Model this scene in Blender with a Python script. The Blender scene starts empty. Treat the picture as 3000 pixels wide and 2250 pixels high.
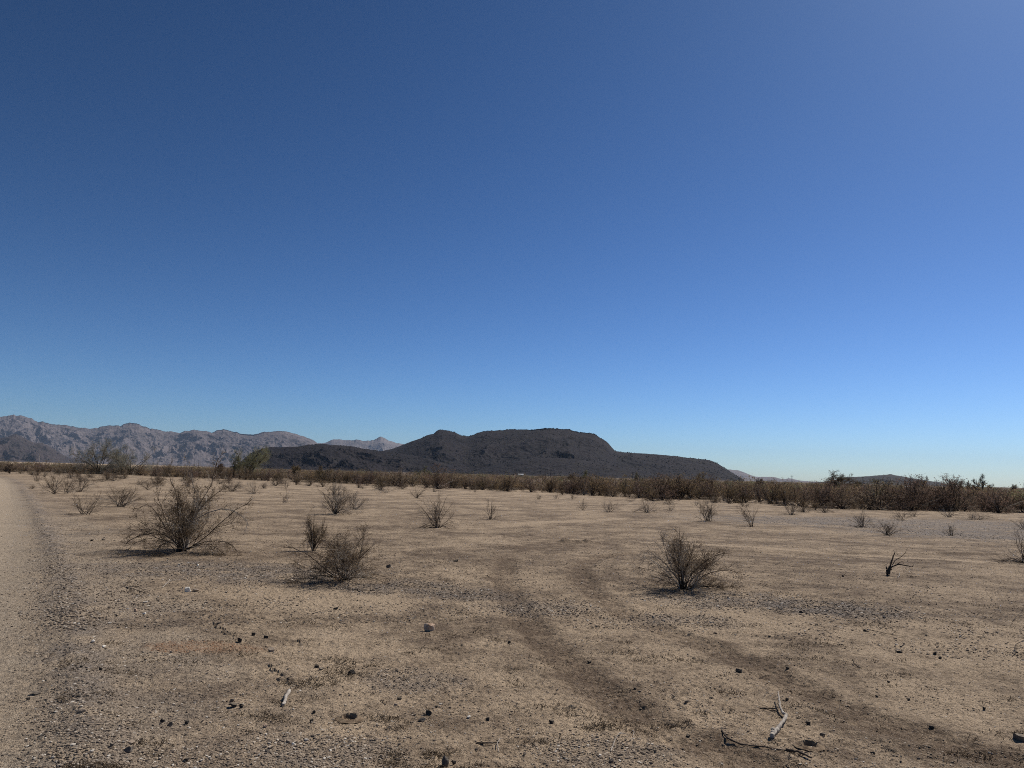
import bpy, math, random
import numpy as np
from mathutils import Matrix, Vector

rad = math.radians
scene = bpy.context.scene
COL = scene.collection

# ------------------------------------------------------------------ camera
CAM_H = 1.6
FPX = 2254.0                     # focal length in photograph pixels (3000 wide)
PITCH, ROLL = rad(6.7), rad(1.5)
cam_data = bpy.data.cameras.new('camera')
cam_data.sensor_width = 36.0
cam_data.lens = 36.0 * FPX / 3000.0
cam_data.clip_start = 0.05
cam_data.clip_end = 60000
cam = bpy.data.objects.new('camera', cam_data)
COL.objects.link(cam)
CAM_R = Matrix.Rotation(rad(90) + PITCH, 3, 'X') @ Matrix.Rotation(ROLL, 3, 'Z')
cam.matrix_world = Matrix.Translation((0, 0, CAM_H)) @ CAM_R.to_4x4()
scene.camera = cam

# ------------------------------------------------------------------ sky, sun, exposure
SUN_EL, SUN_AZ = rad(47), rad(46)          # azimuth measured from +Y (view) towards +X (right)
world = bpy.data.worlds.new('World')
scene.world = world
world.use_nodes = True
wn = world.node_tree
bg = wn.nodes['Background']
sky = wn.nodes.new('ShaderNodeTexSky')
sky.sky_type = 'NISHITA'
sky.sun_disc = False
sky.sun_elevation = SUN_EL
sky.sun_rotation = SUN_AZ
sky.altitude = 0
sky.air_density = 0.7
sky.dust_density = 0.4
sky.ozone_density = 3.0
SKY_GAMMA = (1.56, 1.50, 1.62)                  # the photograph's own contrast and colour balance of the sky
SKY_MUL = (0.366, 0.492, 0.440)
sep = wn.nodes.new('ShaderNodeSeparateColor'); com = wn.nodes.new('ShaderNodeCombineColor')
wn.links.new(sky.outputs[0], sep.inputs[0])
for ch in range(3):
    pw = wn.nodes.new('ShaderNodeMath'); pw.operation = 'POWER'; pw.inputs[1].default_value = SKY_GAMMA[ch]
    ml = wn.nodes.new('ShaderNodeMath'); ml.operation = 'MULTIPLY'; ml.inputs[1].default_value = SKY_MUL[ch]
    wn.links.new(sep.outputs[ch], pw.inputs[0]); wn.links.new(pw.outputs[0], ml.inputs[0]); wn.links.new(ml.outputs[0], com.inputs[ch])
wn.links.new(com.outputs[0], bg.inputs['Color'])
bg.inputs['Strength'].default_value = 0.06

sun_data = bpy.data.lights.new('sun', 'SUN')
sun_data.energy = 4.9
sun_data.angle = rad(0.53)
sun_data.color = (1.0, 0.94, 0.86)
sun = bpy.data.objects.new('sun', sun_data)
COL.objects.link(sun)
sun_dir = Vector((math.sin(SUN_AZ) * math.cos(SUN_EL), math.cos(SUN_AZ) * math.cos(SUN_EL), math.sin(SUN_EL)))
sun.rotation_euler = sun_dir.to_track_quat('Z', 'Y').to_euler()
sun.location = (30, 30, 60)

vs = scene.view_settings
vs.view_transform = 'Standard'
vs.look = 'None'
vs.gamma = 1.0
vs.exposure = 0.0
try:
    scene.display_settings.display_device = 'sRGB'
except Exception:
    pass
scene.cycles.max_bounces = 6
scene.cycles.diffuse_bounces = 3
scene.cycles.volume_bounces = 1
scene.cycles.use_denoising = False
scene.cycles.denoiser = 'OPENIMAGEDENOISE'
scene.cycles.denoising_input_passes = 'RGB_ALBEDO_NORMAL'
scene.cycles.filter_width = 1.0

# ------------------------------------------------------------------ pixels to places
def ray(u, v):
    d = CAM_R @ Vector(((u - 1500.0) / FPX, -(v - 1125.0) / FPX, -1.0))
    return d
def on_ground(u, v, z=0.0):
    d = ray(u, v)
    t = (z - CAM_H) / d.z
    return d.x * t, d.y * t
def at_depth(u, v, y):
    d = ray(u, v)
    t = y / d.y
    return d.x * t, y, CAM_H + d.z * t
def px_to_m(px, y):
    return px * y / FPX

# ------------------------------------------------------------------ noise
def _hash(ix, iy, seed):
    h = (ix.astype(np.int64) * 374761393 + iy.astype(np.int64) * 668265263 + seed * 974634777) & 0xFFFFFFFF
    h = ((h ^ (h >> 13)) * 1274126177) & 0xFFFFFFFF
    h = ((h ^ (h >> 16)) * 2246822519) & 0xFFFFFFFF
    return (h ^ (h >> 15)) & 0xFFFFFFFF
def gnoise(x, y, seed=0):
    x = np.asarray(x, float); y = np.asarray(y, float)
    x0 = np.floor(x); y0 = np.floor(y)
    fx = x - x0; fy = y - y0
    u = fx * fx * fx * (fx * (fx * 6 - 15) + 10); v = fy * fy * fy * (fy * (fy * 6 - 15) + 10)
    def g(dx, dy):
        a = _hash(x0 + dx, y0 + dy, seed) * (2 * np.pi / 4294967296.0)
        return np.cos(a) * (fx - dx) + np.sin(a) * (fy - dy)
    n00, n10, n01, n11 = g(0, 0), g(1, 0), g(0, 1), g(1, 1)
    return (n00 * (1 - u) + n10 * u) * (1 - v) + (n01 * (1 - u) + n11 * u) * v
def fbm(x, y, octv=4, seed=0, gain=0.5):
    s = 0; a = 1.0; f = 1.0
    for o in range(octv):
        s = s + a * gnoise(x * f, y * f, seed + o * 17)
        a *= gain; f *= 2.03
    return s
def ridged(x, y, octv=4, seed=0, gain=0.55):
    s = 0; a = 1.0; f = 1.0; w = 1.0
    for o in range(octv):
        n = 1 - np.abs(gnoise(x * f, y * f, seed + o * 31)) * 1.6
        n = np.clip(n, 0, 1) ** 2
        s = s + a * n * w
        w = np.clip(n * 1.3, 0, 1)
        a *= gain; f *= 2.07
    return s
def sstep(a, b, x):
    t = np.clip((np.asarray(x, float) - a) / (b - a), 0, 1)
    return t * t * (3 - 2 * t)
def seg_dist(x, y, pts):
    """distance to a polyline, the arc parameter and the signed side (+ = right of travel)"""
    best = np.full(np.shape(x), 1e9); side = np.zeros(np.shape(x)); tt = np.zeros(np.shape(x))
    n = len(pts) - 1
    for i in range(n):
        ax, ay = pts[i]; bx, by = pts[i + 1]
        dx, dy = bx - ax, by - ay; L2 = dx * dx + dy * dy
        t = np.clip(((x - ax) * dx + (y - ay) * dy) / L2, 0, 1)
        ex, ey = x - (ax + t * dx), y - (ay + t * dy)
        d = np.sqrt(ex * ex + ey * ey)
        m = d < best
        best = np.where(m, d, best)
        side = np.where(m, np.sign(ex * dy - ey * dx), side)
        tt = np.where(m, (i + t) / n, tt)
    return best, tt, side

# ------------------------------------------------------------------ mesh helpers
def make_mesh(name, verts, faces, tone=None, smooth=False, attrs=None, mat=None):
    """faces: list of int arrays (M,k)"""
    me = bpy.data.meshes.new(name)
    verts = np.asarray(verts, np.float32)
    faces = [np.asarray(f, np.int32) for f in (faces if isinstance(faces, list) else [faces]) if len(f)]
    loops = np.concatenate([f.ravel() for f in faces])
    tot = np.concatenate([np.full(len(f), f.shape[1], np.int32) for f in faces])
    start = np.concatenate([[0], np.cumsum(tot)[:-1]]).astype(np.int32)
    me.vertices.add(len(verts)); me.vertices.foreach_set('co', verts.ravel())
    me.loops.add(len(loops)); me.loops.foreach_set('vertex_index', loops)
    me.polygons.add(len(tot)); me.polygons.foreach_set('loop_start', start)
    try:
        me.polygons.foreach_set('loop_total', tot)
    except Exception:
        pass
    me.polygons.foreach_set('use_smooth', np.full(len(tot), smooth, bool))
    if tone is not None:
        attrs = dict(attrs or {}); attrs['tone'] = tone
    for k, a in (attrs or {}).items():
        at = me.attributes.new(k, 'FLOAT', 'POINT')
        at.data.foreach_set('value', np.asarray(a, np.float32))
    me.update(calc_edges=True)
    if mat: me.materials.append(mat)
    return me
def link(name, data, parent=None, loc=None):
    o = bpy.data.objects.new(name, data)
    COL.objects.link(o)
    if parent: o.parent = parent
    if loc is not None: o.location = loc
    return o
def tag(o, label, cat, group=None):
    o['label'] = label; o['category'] = cat
    if group: o['group'] = group
    return o
def kind(o, k):
    o['kind'] = k
    return o
def empty(name, loc, rotz=0):
    o = bpy.data.objects.new(name, None); COL.objects.link(o)
    o.location = loc; o.rotation_euler = (0, 0, rotz); o.empty_display_size = 0.2
    return o

# ------------------------------------------------------------------ material helpers
class NT:
    def __init__(s, name):
        s.m = bpy.data.materials.new(name); s.m.use_nodes = True
        s.t = s.m.node_tree; s.b = s.t.nodes['Principled BSDF']
        s.b.inputs['Roughness'].default_value = 0.95
        s.b.inputs['Specular IOR Level'].default_value = 0.1
    def n(s, typ, **kw):
        nd = s.t.nodes.new(typ)
        for k, v in kw.items(): setattr(nd, k, v)
        return nd
    def set(s, sock, v):
        if hasattr(v, 'links') or isinstance(v, bpy.types.NodeSocket): s.t.links.new(v, sock)
        elif isinstance(v, tuple) and len(v) == 3 and sock.type == 'RGBA': sock.default_value = (*v, 1)
        else: sock.default_value = v
    def pos(s): return s.n('ShaderNodeNewGeometry').outputs['Position']
    def scaled(s, vec, sc):
        nd = s.n('ShaderNodeVectorMath', operation='MULTIPLY')
        s.set(nd.inputs[0], vec); nd.inputs[1].default_value = sc
        return nd.outputs[0]
    def noise(s, vec, scale, detail=4, rough=0.55, dist=0.0):
        nd = s.n('ShaderNodeTexNoise')
        s.set(nd.inputs['Vector'], vec); nd.inputs['Scale'].default_value = scale
        nd.inputs['Detail'].default_value = detail; nd.inputs['Roughness'].default_value = rough
        nd.inputs['Distortion'].default_value = dist
        return nd.outputs['Fac']
    def attr(s, name): return s.n('ShaderNodeAttribute', attribute_name=name).outputs['Fac']
    def math(s, op, a, b=0.0, clamp=False):
        nd = s.n('ShaderNodeMath', operation=op, use_clamp=clamp)
        s.set(nd.inputs[0], a); s.set(nd.inputs[1], b)
        return nd.outputs[0]
    def rng(s, v, a, b, c=0.0, d=1.0):
        nd = s.n('ShaderNodeMapRange', interpolation_type='SMOOTHSTEP')
        s.set(nd.inputs['Value'], v)
        for k, x in zip(('From Min', 'From Max', 'To Min', 'To Max'), (a, b, c, d)): nd.inputs[k].default_value = x
        return nd.outputs[0]
    def mix(s, f, a, b, blend='MIX'):
        nd = s.n('ShaderNodeMix', data_type='RGBA', blend_type=blend)
        s.set(nd.inputs['Factor'], f); s.set(nd.inputs[6], a); s.set(nd.inputs[7], b)
        return nd.outputs[2]
    def bump(s, h, strength, dist, prev=None):
        nd = s.n('ShaderNodeBump')
        nd.inputs['Strength'].default_value = strength; nd.inputs['Distance'].default_value = dist
        s.set(nd.inputs['Height'], h)
        if prev: s.set(nd.inputs['Normal'], prev)
        return nd.outputs[0]
    def out(s, col, normal=None, rough=None):
        s.set(s.b.inputs['Base Color'], col)
        if normal: s.set(s.b.inputs['Normal'], normal)
        if rough is not None: s.b.inputs['Roughness'].default_value = rough
        return s.m
# ------------------------------------------------------------------ ground: one polar sheet, finest in front of the viewer
def G(*uv): return [on_ground(u, v) for u, v in uv]
TRACKS = [  # wheel tracks: loose brown dirt
    (G((1480, 1640), (1470, 1700), (1490, 1760), (1545, 1830), (1620, 1905), (1690, 1975), (1790, 2060), (1900, 2130), (2060, 2190), (2240, 2260)), 0.26, 1.0),
    (G((2900, 1625), (2500, 1618), (2150, 1615), (1900, 1618), (1740, 1635), (1690, 1670), (1715, 1720), (1790, 1775), (1890, 1830), (2060, 1890), (2220, 1960), (2380, 2040), (2560, 2120), (2800, 2190), (3000, 2260)), 0.24, 0.95),
    (G((3100, 1672), (2800, 1650), (2500, 1640), (2200, 1630), (1950, 1622), (1700, 1600), (1480, 1600)), 0.24, 1.0),
    (G((1480, 1640), (1550, 1595), (1750, 1560), (2100, 1560), (2500, 1590), (3000, 1640)), 0.24, 0.9),
    (G((1250, 1750), (1300, 1850), (1340, 1950), (1350, 2100), (1400, 2260)), 0.3, 0.35),
    (G((480, 1950), (560, 2050), (560, 2140), (620, 2260)), 0.25, 0.5),
]
PALE = [    # swept pale soil beside the tracks
    (G((1900, 1590), (2200, 1600), (2500, 1622), (2800, 1640), (3100, 1665)), 0.22, 1.2),
    (G((1820, 1520), (1600, 1530), (1420, 1545)), 0.5, 0.5),
    (G((1900, 1790), (2100, 1800), (2300, 1830)), 0.9, 0.5),
    (G((2550, 1860), (2700, 1960), (2800, 2080)), 0.7, 0.4),
    (G((1500, 2000), (1700, 2120), (1900, 2200)), 0.35, 0.4),
    (G((960, 1870), (900, 1960), (1100, 2020)), 0.35, 0.4),
    (G((800, 1740), (980, 1790), (1100, 1770)), 0.6, 0.5),
]
GRAVEL = [  # grey stony patches: centre, size across, size in depth
    (*on_ground(620, 1670), 2.6, 1.3, 1.0), (*on_ground(830, 1690), 1.6, 1.0, .7), (*on_ground(1180, 1720), 1.3, .8, .8), (*on_ground(1350, 1740), 1.0, .7, .7),
    (*on_ground(2400, 1785), 1.3, .75, 1.2), (*on_ground(2150, 1760), 1.2, .9, .7), (*on_ground(2700, 1535), 11.0, 5.5, 1.5), (*on_ground(2950, 1570), 6.0, 3.8, 1.6),
    (*on_ground(1590, 1780), .8, .6, .7), (*on_ground(1200, 1990), .5, .35, .7), (*on_ground(960, 2200), .6, .3, .8), (*on_ground(1980, 1815), .8, .5, .5),
    (*on_ground(1790, 2200), .5, .3, .6),
]
RED = [(*on_ground(605, 1897), .62, .30)]
ROAD_EDGE = G((-260, 1374), (-60, 1386), (22, 1402), (48, 1420), (75, 1470), (98, 1530), (112, 1600), (119, 1700), (122, 1800), (120, 1950), (112, 2100), (100, 2250))
ROAD_EDGE = [(ROAD_EDGE[0][0] - 60, ROAD_EDGE[0][1] + 60)] + ROAD_EDGE + [(-1.2, 2.2), (-.9, -4), (0, -60)]
CRACKS = [G((592, 1800), (618, 1822), (640, 1838), (664, 1858), (685, 1872), (712, 1884)),
          G((785, 1940), (800, 1955), (812, 1968), (835, 1990), (850, 2010)),
          G((852, 1874), (880, 1888), (905, 1903))]

MOUND = G((1625, 1586), (1690, 1588), (1770, 1593))
TRACKS.append((MOUND, .3, 1.0))
def road_side(x, y):
    """signed distance to the road edge, negative on the road"""
    d, t, s = seg_dist(x, y, ROAD_EDGE)
    return d * s * ROAD_SIGN
ROAD_SIGN = 1
ROAD_SIGN = -1 if road_side(np.array([-14.]), np.array([12.]))[0] > 0 else 1

def masks(x, y):
    r = np.hypot(x, y)
    w = fbm(x * 1.1, y * 1.1, 3, 5) * 0.22
    dirt = np.zeros(np.shape(x)); pale = np.zeros(np.shape(x)); grav = np.zeros(np.shape(x)); red = np.zeros(np.shape(x))
    near = r < 60
    for pts, wd, k in TRACKS:
        d, _, _ = seg_dist(x, y, pts)
        dirt = np.maximum(dirt, k * (1 - sstep(wd * .2, wd * 1.5, d + w * wd * 3.0)))
    for pts, wd, k in PALE:
        d, _, _ = seg_dist(x, y, pts)
        pale = np.maximum(pale, k * (1 - sstep(wd * .2, wd * 1.5, d + w * wd * 2)))
    for cx, cy, a, b, k in GRAVEL:
        q = np.sqrt(((x - cx) / a) ** 2 + ((y - cy) / b) ** 2) + w * 1.6
        grav = np.maximum(grav, k * (1 - sstep(.45, 1.15, q)))
    for cx, cy, a, b in RED:
        q = np.sqrt(((x - cx) / a) ** 2 + ((y - cy) / b) ** 2) + w * 1.3
        red = np.maximum(red, 1 - sstep(.5, 1.05, q))
    s = road_side(x, y)
    dirt = np.maximum(dirt, np.clip(.42 * sstep(9, 16, r) * sstep(70, 30, r) * (.75 + w * 2.2), 0, 1) * (s > .3))
    wd = .22 + .004 * np.clip(r, 0, 40)
    grav = np.maximum(grav, 1.0 * np.exp(-((s - .26 + w * .5) / wd) ** 2))
    grav = np.maximum(grav, (.30 + .45 * np.clip(w * 3, -.5, .6)) * np.exp(-((s - .8 + w * 1.2) / .65) ** 2))
    return dirt, pale, grav, red, s

def terrain(x, y, fine=True):
    x = np.asarray(x, float); y = np.asarray(y, float)
    r = np.hypot(x, y)
    h = 0.05 * fbm(x / 5.0, y / 5.0, 3, 11) * sstep(1, 10, r)
    h = h + 0.25 * fbm(x / 60.0, y / 60.0, 2, 3) * sstep(40, 120, r)
    s = road_side(x, y)
    h = h - 0.04 * sstep(.3, -.5, s) + 0.035 * np.exp(-((s - .25) / .22) ** 2) * sstep(90, 30, r)
    trk = np.zeros(np.shape(x))
    for pts, wd, k in TRACKS[:2]:
        d, _, _ = seg_dist(x, y, pts)
        trk = np.maximum(trk, 1 - sstep(wd * .5, wd * 1.4, d))
        h = h - 0.018 * k * (1 - sstep(wd * .4, wd * .9, d)) + 0.012 * k * np.exp(-((d - wd * 1.15) / .09) ** 2)
    for pts in CRACKS:
        d, t, sd = seg_dist(x, y, pts)
        tap = np.clip(np.minimum(t, 1 - t) * 6, 0, 1)
        jit = fbm(x * 9, y * 9, 2, 41) * .09
        sdv = d * sd + jit
        hh = np.where(sdv < 0, np.exp(-(-sdv / .5)), 0) * sstep(.02, -.012, sdv)
        h = h + 0.017 * hh * tap * sstep(-.25, .1, fbm(x * 3.1, y * 3.1, 2, 43))
    d, t, _ = seg_dist(x, y, MOUND)
    h = h + np.exp(-(d / .22) ** 2) * np.clip(.045 + .09 * fbm(x / .3, y / .3, 3, 97), 0, .14) * np.clip(np.minimum(t, 1 - t) * 5, 0, 1)
    if fine:
        amp = sstep(45, 8, r)
        onroad = sstep(.1, -.5, s)
        k = 1 - .6 * onroad
        h = h + amp * k * (0.013 * fbm(x / .55, y / .55, 3, 21) + 0.012 * np.abs(fbm(x / .16, y / .16, 3, 23)) + (0.009 + .005 * trk) * fbm(x / .055, y / .055, 2, 29))
        cl = np.clip(fbm(x / .11, y / .11, 2, 51) - .28, 0, 1) * sstep(-.1, .35, fbm(x / 1.3, y / 1.3, 2, 57))
        h = h + amp * k * cl * 0.045
    return h
def gz(x, y): return float(terrain(np.array([x]), np.array([y]), False)[0])

def build_ground():
    fine = np.linspace(rad(-41), rad(41), 1060)
    coarse = np.linspace(rad(41), rad(319), 70)[1:-1]
    th = np.concatenate([fine, coarse])
    rr = np.concatenate([np.geomspace(.4, 3.2, 24, endpoint=False), np.geomspace(3.2, 60, 800, endpoint=False),
                         np.geomspace(60, 400, 120, endpoint=False), np.geomspace(400, 22000, 50)])
    R, T = np.meshgrid(rr, th, indexing='ij')
    x = (R * np.sin(T)).ravel(); y = (R * np.cos(T)).ravel()
    z = terrain(x, y)
    dirt, pale, grav, red, s = masks(x, y)
    # far bare fields read as pale strips under the hills
    rfl = np.hypot(x, y)
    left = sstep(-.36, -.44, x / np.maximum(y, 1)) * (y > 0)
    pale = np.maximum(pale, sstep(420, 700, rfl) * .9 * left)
    pale = np.maximum(pale, .9 * sstep(-.35, -.85, s + .25 * fbm(x * 1.5, y * 1.5, 2, 80)))
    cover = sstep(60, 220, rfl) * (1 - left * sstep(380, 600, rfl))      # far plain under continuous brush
    nr, nt = R.shape
    i = np.arange(nr - 1)[:, None]; j = np.arange(nt)[None, :]; j2 = (j + 1) % nt
    f = np.stack([i * nt + j, i * nt + j2, (i + 1) * nt + j2, (i + 1) * nt + j], -1).reshape(-1, 4)
    # flip so normals face up
    f = f[:, ::-1]
    roadm = sstep(.28, -.30, s + .5 * fbm(x * 1.3, y * 1.3, 3, 78)) * (rfl < 900)
    roadm = np.maximum(roadm, .62 * sstep(1.9, .35, s + 1.6 * fbm(x * .9, y * .9, 3, 79)) * sstep(40, 16, rfl))
    edge = s + 0.12 * fbm(x * 2.2, y * 2.2, 3, 77)
    fr = edge[f].mean(1) < -.06
    fr &= (rfl[f].mean(1) < 900)
    verts = np.stack([x, y, z], -1)
    cen = np.array([[0, 0, gz(0.1, 0.1)]])
    out = []
    for nm, sel in (('ground', ~fr), ('road', fr)):
        ff = f[sel]
        used = np.unique(ff)
        remap = np.full(len(verts), -1); remap[used] = np.arange(len(used))
        ff = remap[ff]; vv = verts[used]
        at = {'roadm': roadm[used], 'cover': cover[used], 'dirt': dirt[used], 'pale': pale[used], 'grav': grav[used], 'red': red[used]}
        faces = [ff]
        if nm == 'ground':
            vv = np.vstack([vv, cen])
            at = {k: np.append(a, 0) for k, a in at.items()}
            c0 = remap[np.arange(nt)]
            c1 = np.roll(c0, -1)
            ok = (c0 >= 0) & (c1 >= 0)
            tri = np.stack([c0[ok], np.full(ok.sum(), len(vv) - 1), c1[ok]], -1)
            faces.append(tri)
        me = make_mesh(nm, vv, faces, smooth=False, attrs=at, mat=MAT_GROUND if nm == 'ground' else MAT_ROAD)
        out.append(kind(link(nm, me), 'structure'))
    return out

def ground_material():
    n = NT('desert_soil')
    p = n.pos()
    st = n.scaled(p, (1.0, 1.0, 1.0))
    big = n.noise(st, .45, 5, .6)
    mid = n.noise(st, 2.6, 5, .62)
    sml = n.noise(st, 17, 4, .65)
    tiny = n.noise(st, 85, 3, .6)
    f = n.math('ADD', n.math('MULTIPLY', big, .50), n.math('MULTIPLY', mid, .42))
    f = n.math('ADD', f, n.math('MULTIPLY', sml, .34))
    f = n.math('ADD', f, n.math('MULTIPLY', n.attr('dirt'), .075))
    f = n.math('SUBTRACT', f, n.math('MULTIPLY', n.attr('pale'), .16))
    f = n.math('SUBTRACT', f, n.math('MULTIPLY', n.attr('roadm'), .10))
    f = n.rng(f, .515, .785)
    col = n.mix(f, (.475, .362, .246), (.105, .072, .048))
    rc = n.mix(n.rng(sml, .35, .7), (.43, .36, .275), (.27, .222, .17))
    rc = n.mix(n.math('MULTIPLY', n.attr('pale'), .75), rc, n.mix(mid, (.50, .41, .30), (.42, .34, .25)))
    col = n.mix(n.math('MULTIPLY', n.attr('roadm'), .72), col, rc)
    # loose dirt in the wheel tracks is redder
    col = n.mix(n.math('MULTIPLY', n.attr('dirt'), .20), col, (.20, .135, .085))
    g = n.math('MULTIPLY', n.attr('grav'), n.rng(mid, .3, .62))
    col = n.mix(n.math('MULTIPLY', g, .8, True), col, n.mix(n.rng(tiny, .38, .62), (.29, .25, .22), (.105, .092, .084)))
    col = n.mix(n.math('MULTIPLY', n.math('MULTIPLY', n.attr('red'), n.rng(sml, .3, .6)), .7), col, n.mix(tiny, (.42, .25, .15), (.20, .115, .065)))
    # speckle of fine grit
    sp = n.rng(tiny, .53, .66)
    col = n.mix(n.math('MULTIPLY', sp, .7), col, (.085, .064, .046))
    g2 = n.noise(st, 38, 3, .6)
    col = n.mix(n.math('MULTIPLY', n.rng(g2, .55, .68), .6), col, (.10, .074, .05))
    sp2 = n.rng(n.noise(st, 60, 2, .5), .64, .74)
    col = n.mix(n.math('MULTIPLY', sp2, .5), col, (.56, .47, .36))
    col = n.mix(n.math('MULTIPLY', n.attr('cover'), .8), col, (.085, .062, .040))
    g3 = n.noise(st, 150, 2, .6)
    col = n.mix(n.math('MULTIPLY', n.rng(g3, .52, .66), .55), col, (.10, .072, .05))
    col = n.mix(n.math('MULTIPLY', n.rng(g3, .34, .46, 1.0, 0.0), .45), col, (.55, .45, .34))
    b = n.bump(n.noise(st, 9, 6, .7), .8, .06)
    b = n.bump(tiny, 1.0, .018, b)
    return n.out(col, b)
MAT_GROUND = ground_material()
MAT_ROAD = MAT_GROUND
build_ground()
# ------------------------------------------------------------------ mountains and hills
def rock_material(name, c1, c2, c3, s1, s2, s3, bumpd):
    n = NT(name)
    p = n.pos()
    a = n.noise(p, s1, 6, .6); b = n.noise(p, s2, 5, .65); c = n.noise(p, s3, 3, .6)
    col = n.mix(n.rng(a, .35, .65), c1, c2)
    col = n.mix(n.rng(b, .50, .66), col, c3)
    col = n.mix(n.math('MULTIPLY', n.rng(c, .52, .64), .7), col, c2)
    nb = n.bump(b, .45, bumpd)
    nb = n.bump(c, .45, bumpd * .35, nb)
    return n.out(col, nb)

def skyline_hill(name, pts, D, front, back, mat, label=None, rough=1.0, seed=1, base=1.4, cols=520, rows=150, tail=None, spur=0.28, mott=.012, dens=6.0):
    """Solid relief whose crest runs at distance D along the given outline; slopes fall to the plain on both sides."""
    P = np.array([at_depth(u, v, D) for u, v in pts])
    xs = P[:, 0]; hs = np.maximum(P[:, 2], 0.0)
    x = np.linspace(xs[0], xs[-1], cols)
    H = np.interp(x, xs, hs)
    # rounded fine jaggedness on the crest
    H0 = H.copy()
    for _ in range(6): H0 = np.convolve(np.pad(H0, 8, 'edge'), np.ones(17) / 17, 'valid')
    H = np.maximum(H + D * .0011 * rough * fbm(x / (D * .006), x * 0 + 3.3, 4, seed) * sstep(0, .02 * D, H), 0)
    span = max(hs)
    t = np.concatenate([np.linspace(-1, 0, rows, endpoint=False), np.linspace(0, 1, rows // 4)])
    X, T = np.meshgrid(x, t, indexing='xy')
    HH = np.broadcast_to(H, X.shape)
    # crest line wanders in depth; foot runs out further in front of the spurs
    wander = fbm(x / (D * .12), x * 0 + 7.7, 3, seed + 5) * front * .16
    fr = front * (0.35 + 0.65 * H / span) * (1 + .12 * fbm(x / (D * .12), x * 0 + 1.1, 2, seed + 8))
    Y = np.where(T < 0, T * fr, T * back) + D + wander * (1 - np.abs(T))
    prof = np.where(T < 0, np.clip(1 + T, 0, 1) ** base, np.clip(1 - T, 0, 1) ** 1.2)
    sc = D * .022 * dens / 6
    wx_ = fbm(X / (sc * 2.5), Y / (sc * 3), 3, seed + 60) * sc * 1.5
    rd = ridged((X + wx_ + .25 * Y) / sc * .30, (Y - .3 * X) / sc * .22, 5, seed + 20) - .9
    f2 = fbm(X / (sc * .35), Y / (sc * .35), 4, seed + 40)
    env = np.where(T < 0, np.clip(-T * 5, 0, 1) * np.clip((1 + T) * 4, 0, 1), np.clip(T * 3, 0, 1) * (1 - T))
    H0 = np.broadcast_to(H0, X.shape)
    Z = H0 * prof + (HH - H0) * np.exp(-(T / .07) ** 2)
    Z = Z + env * HH * spur * rd * (1 - .6 * prof) + env * span * mott * f2 * 3
    # nothing in front may stand above the crest as seen from the plain
    lim = (HH - CAM_H) * (Y / (D + wander)) + CAM_H
    Z = np.where(T < 0, np.minimum(Z, lim * .985), Z)
    Z = np.maximum(Z, -2.0 + 0 * Z) - np.where(np.abs(T) > .99, 3.0, 0)
    # keep the outline where it was traced although the crest wanders in depth
    k = (Y / D)
    X2 = X * k
    Z = np.where(np.abs(T) < .995, (Z - CAM_H) * np.where(T < 0, (D + wander) / D, 1) + CAM_H, Z)
    nr, nc = X.shape
    i = np.arange(nr - 1)[:, None]; j = np.arange(nc - 1)[None, :]
    f = np.stack([i * nc + j, i * nc + j + 1, (i + 1) * nc + j + 1, (i + 1) * nc + j], -1).reshape(-1, 4)
    me = make_mesh(name, np.stack([X2.ravel(), Y.ravel(), Z.ravel()], -1), f, smooth=False, mat=mat)
    o = kind(link(name, me), 'structure')
    if label: o['label'] = label
    return o, (X2, Y, Z, T)

RANGE = [(-420, 1262), (-250, 1238), (-120, 1246), (-50, 1228), (0, 1221), (20, 1219), (41, 1215), (60, 1217), (75, 1221), (93, 1225), (110, 1236), (125, 1235), (152, 1244), (190, 1245), (205, 1249), (235, 1253), (260, 1256), (285, 1254), (300, 1248), (325, 1246), (348, 1246), (352, 1249), (365, 1243), (380, 1239), (400, 1243), (425, 1251), (440, 1258), (458, 1258), (485, 1264), (500, 1265), (525, 1268), (545, 1262), (560, 1260), (590, 1262), (605, 1262), (620, 1267), (640, 1261), (655, 1258), (672, 1263), (690, 1267), (720, 1275), (750, 1275), (775, 1267), (790, 1267), (815, 1263), (830, 1263), (855, 1269), (875, 1273), (895, 1281), (915, 1287), (930, 1298), (950, 1308), (1000, 1330), (1050, 1350), (1090, 1385)]
FARRANGE = [(860, 1330), (900, 1310), (935, 1299), (950, 1298), (965, 1291), (980, 1286), (1000, 1288), (1025, 1290), (1045, 1289), (1070, 1293), (1095, 1289), (1105, 1284), (1115, 1280), (1125, 1283), (1140, 1292), (1165, 1297), (1185, 1301), (1220, 1312), (1270, 1325), (1330, 1345), (1400, 1392)]
DARKHILL = [(-330, 1352), (-250, 1330), (-170, 1305), (-90, 1296), (-40, 1290), (0, 1283), (25, 1278), (40, 1272), (48, 1271), (60, 1276), (80, 1287), (100, 1296), (125, 1298), (150, 1310), (180, 1330), (205, 1342), (250, 1352), (290, 1362)]
FRONTHILL = [(672, 1392), (700, 1358), (732, 1328), (764, 1316), (790, 1309), (820, 1310), (870, 1309), (900, 1304), (930, 1301), (950, 1301), (975, 1303), (1010, 1305), (1035, 1308), (1060, 1313), (1100, 1319), (1150, 1324), (1200, 1332), (1260, 1345), (1320, 1362), (1380, 1395)]
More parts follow.
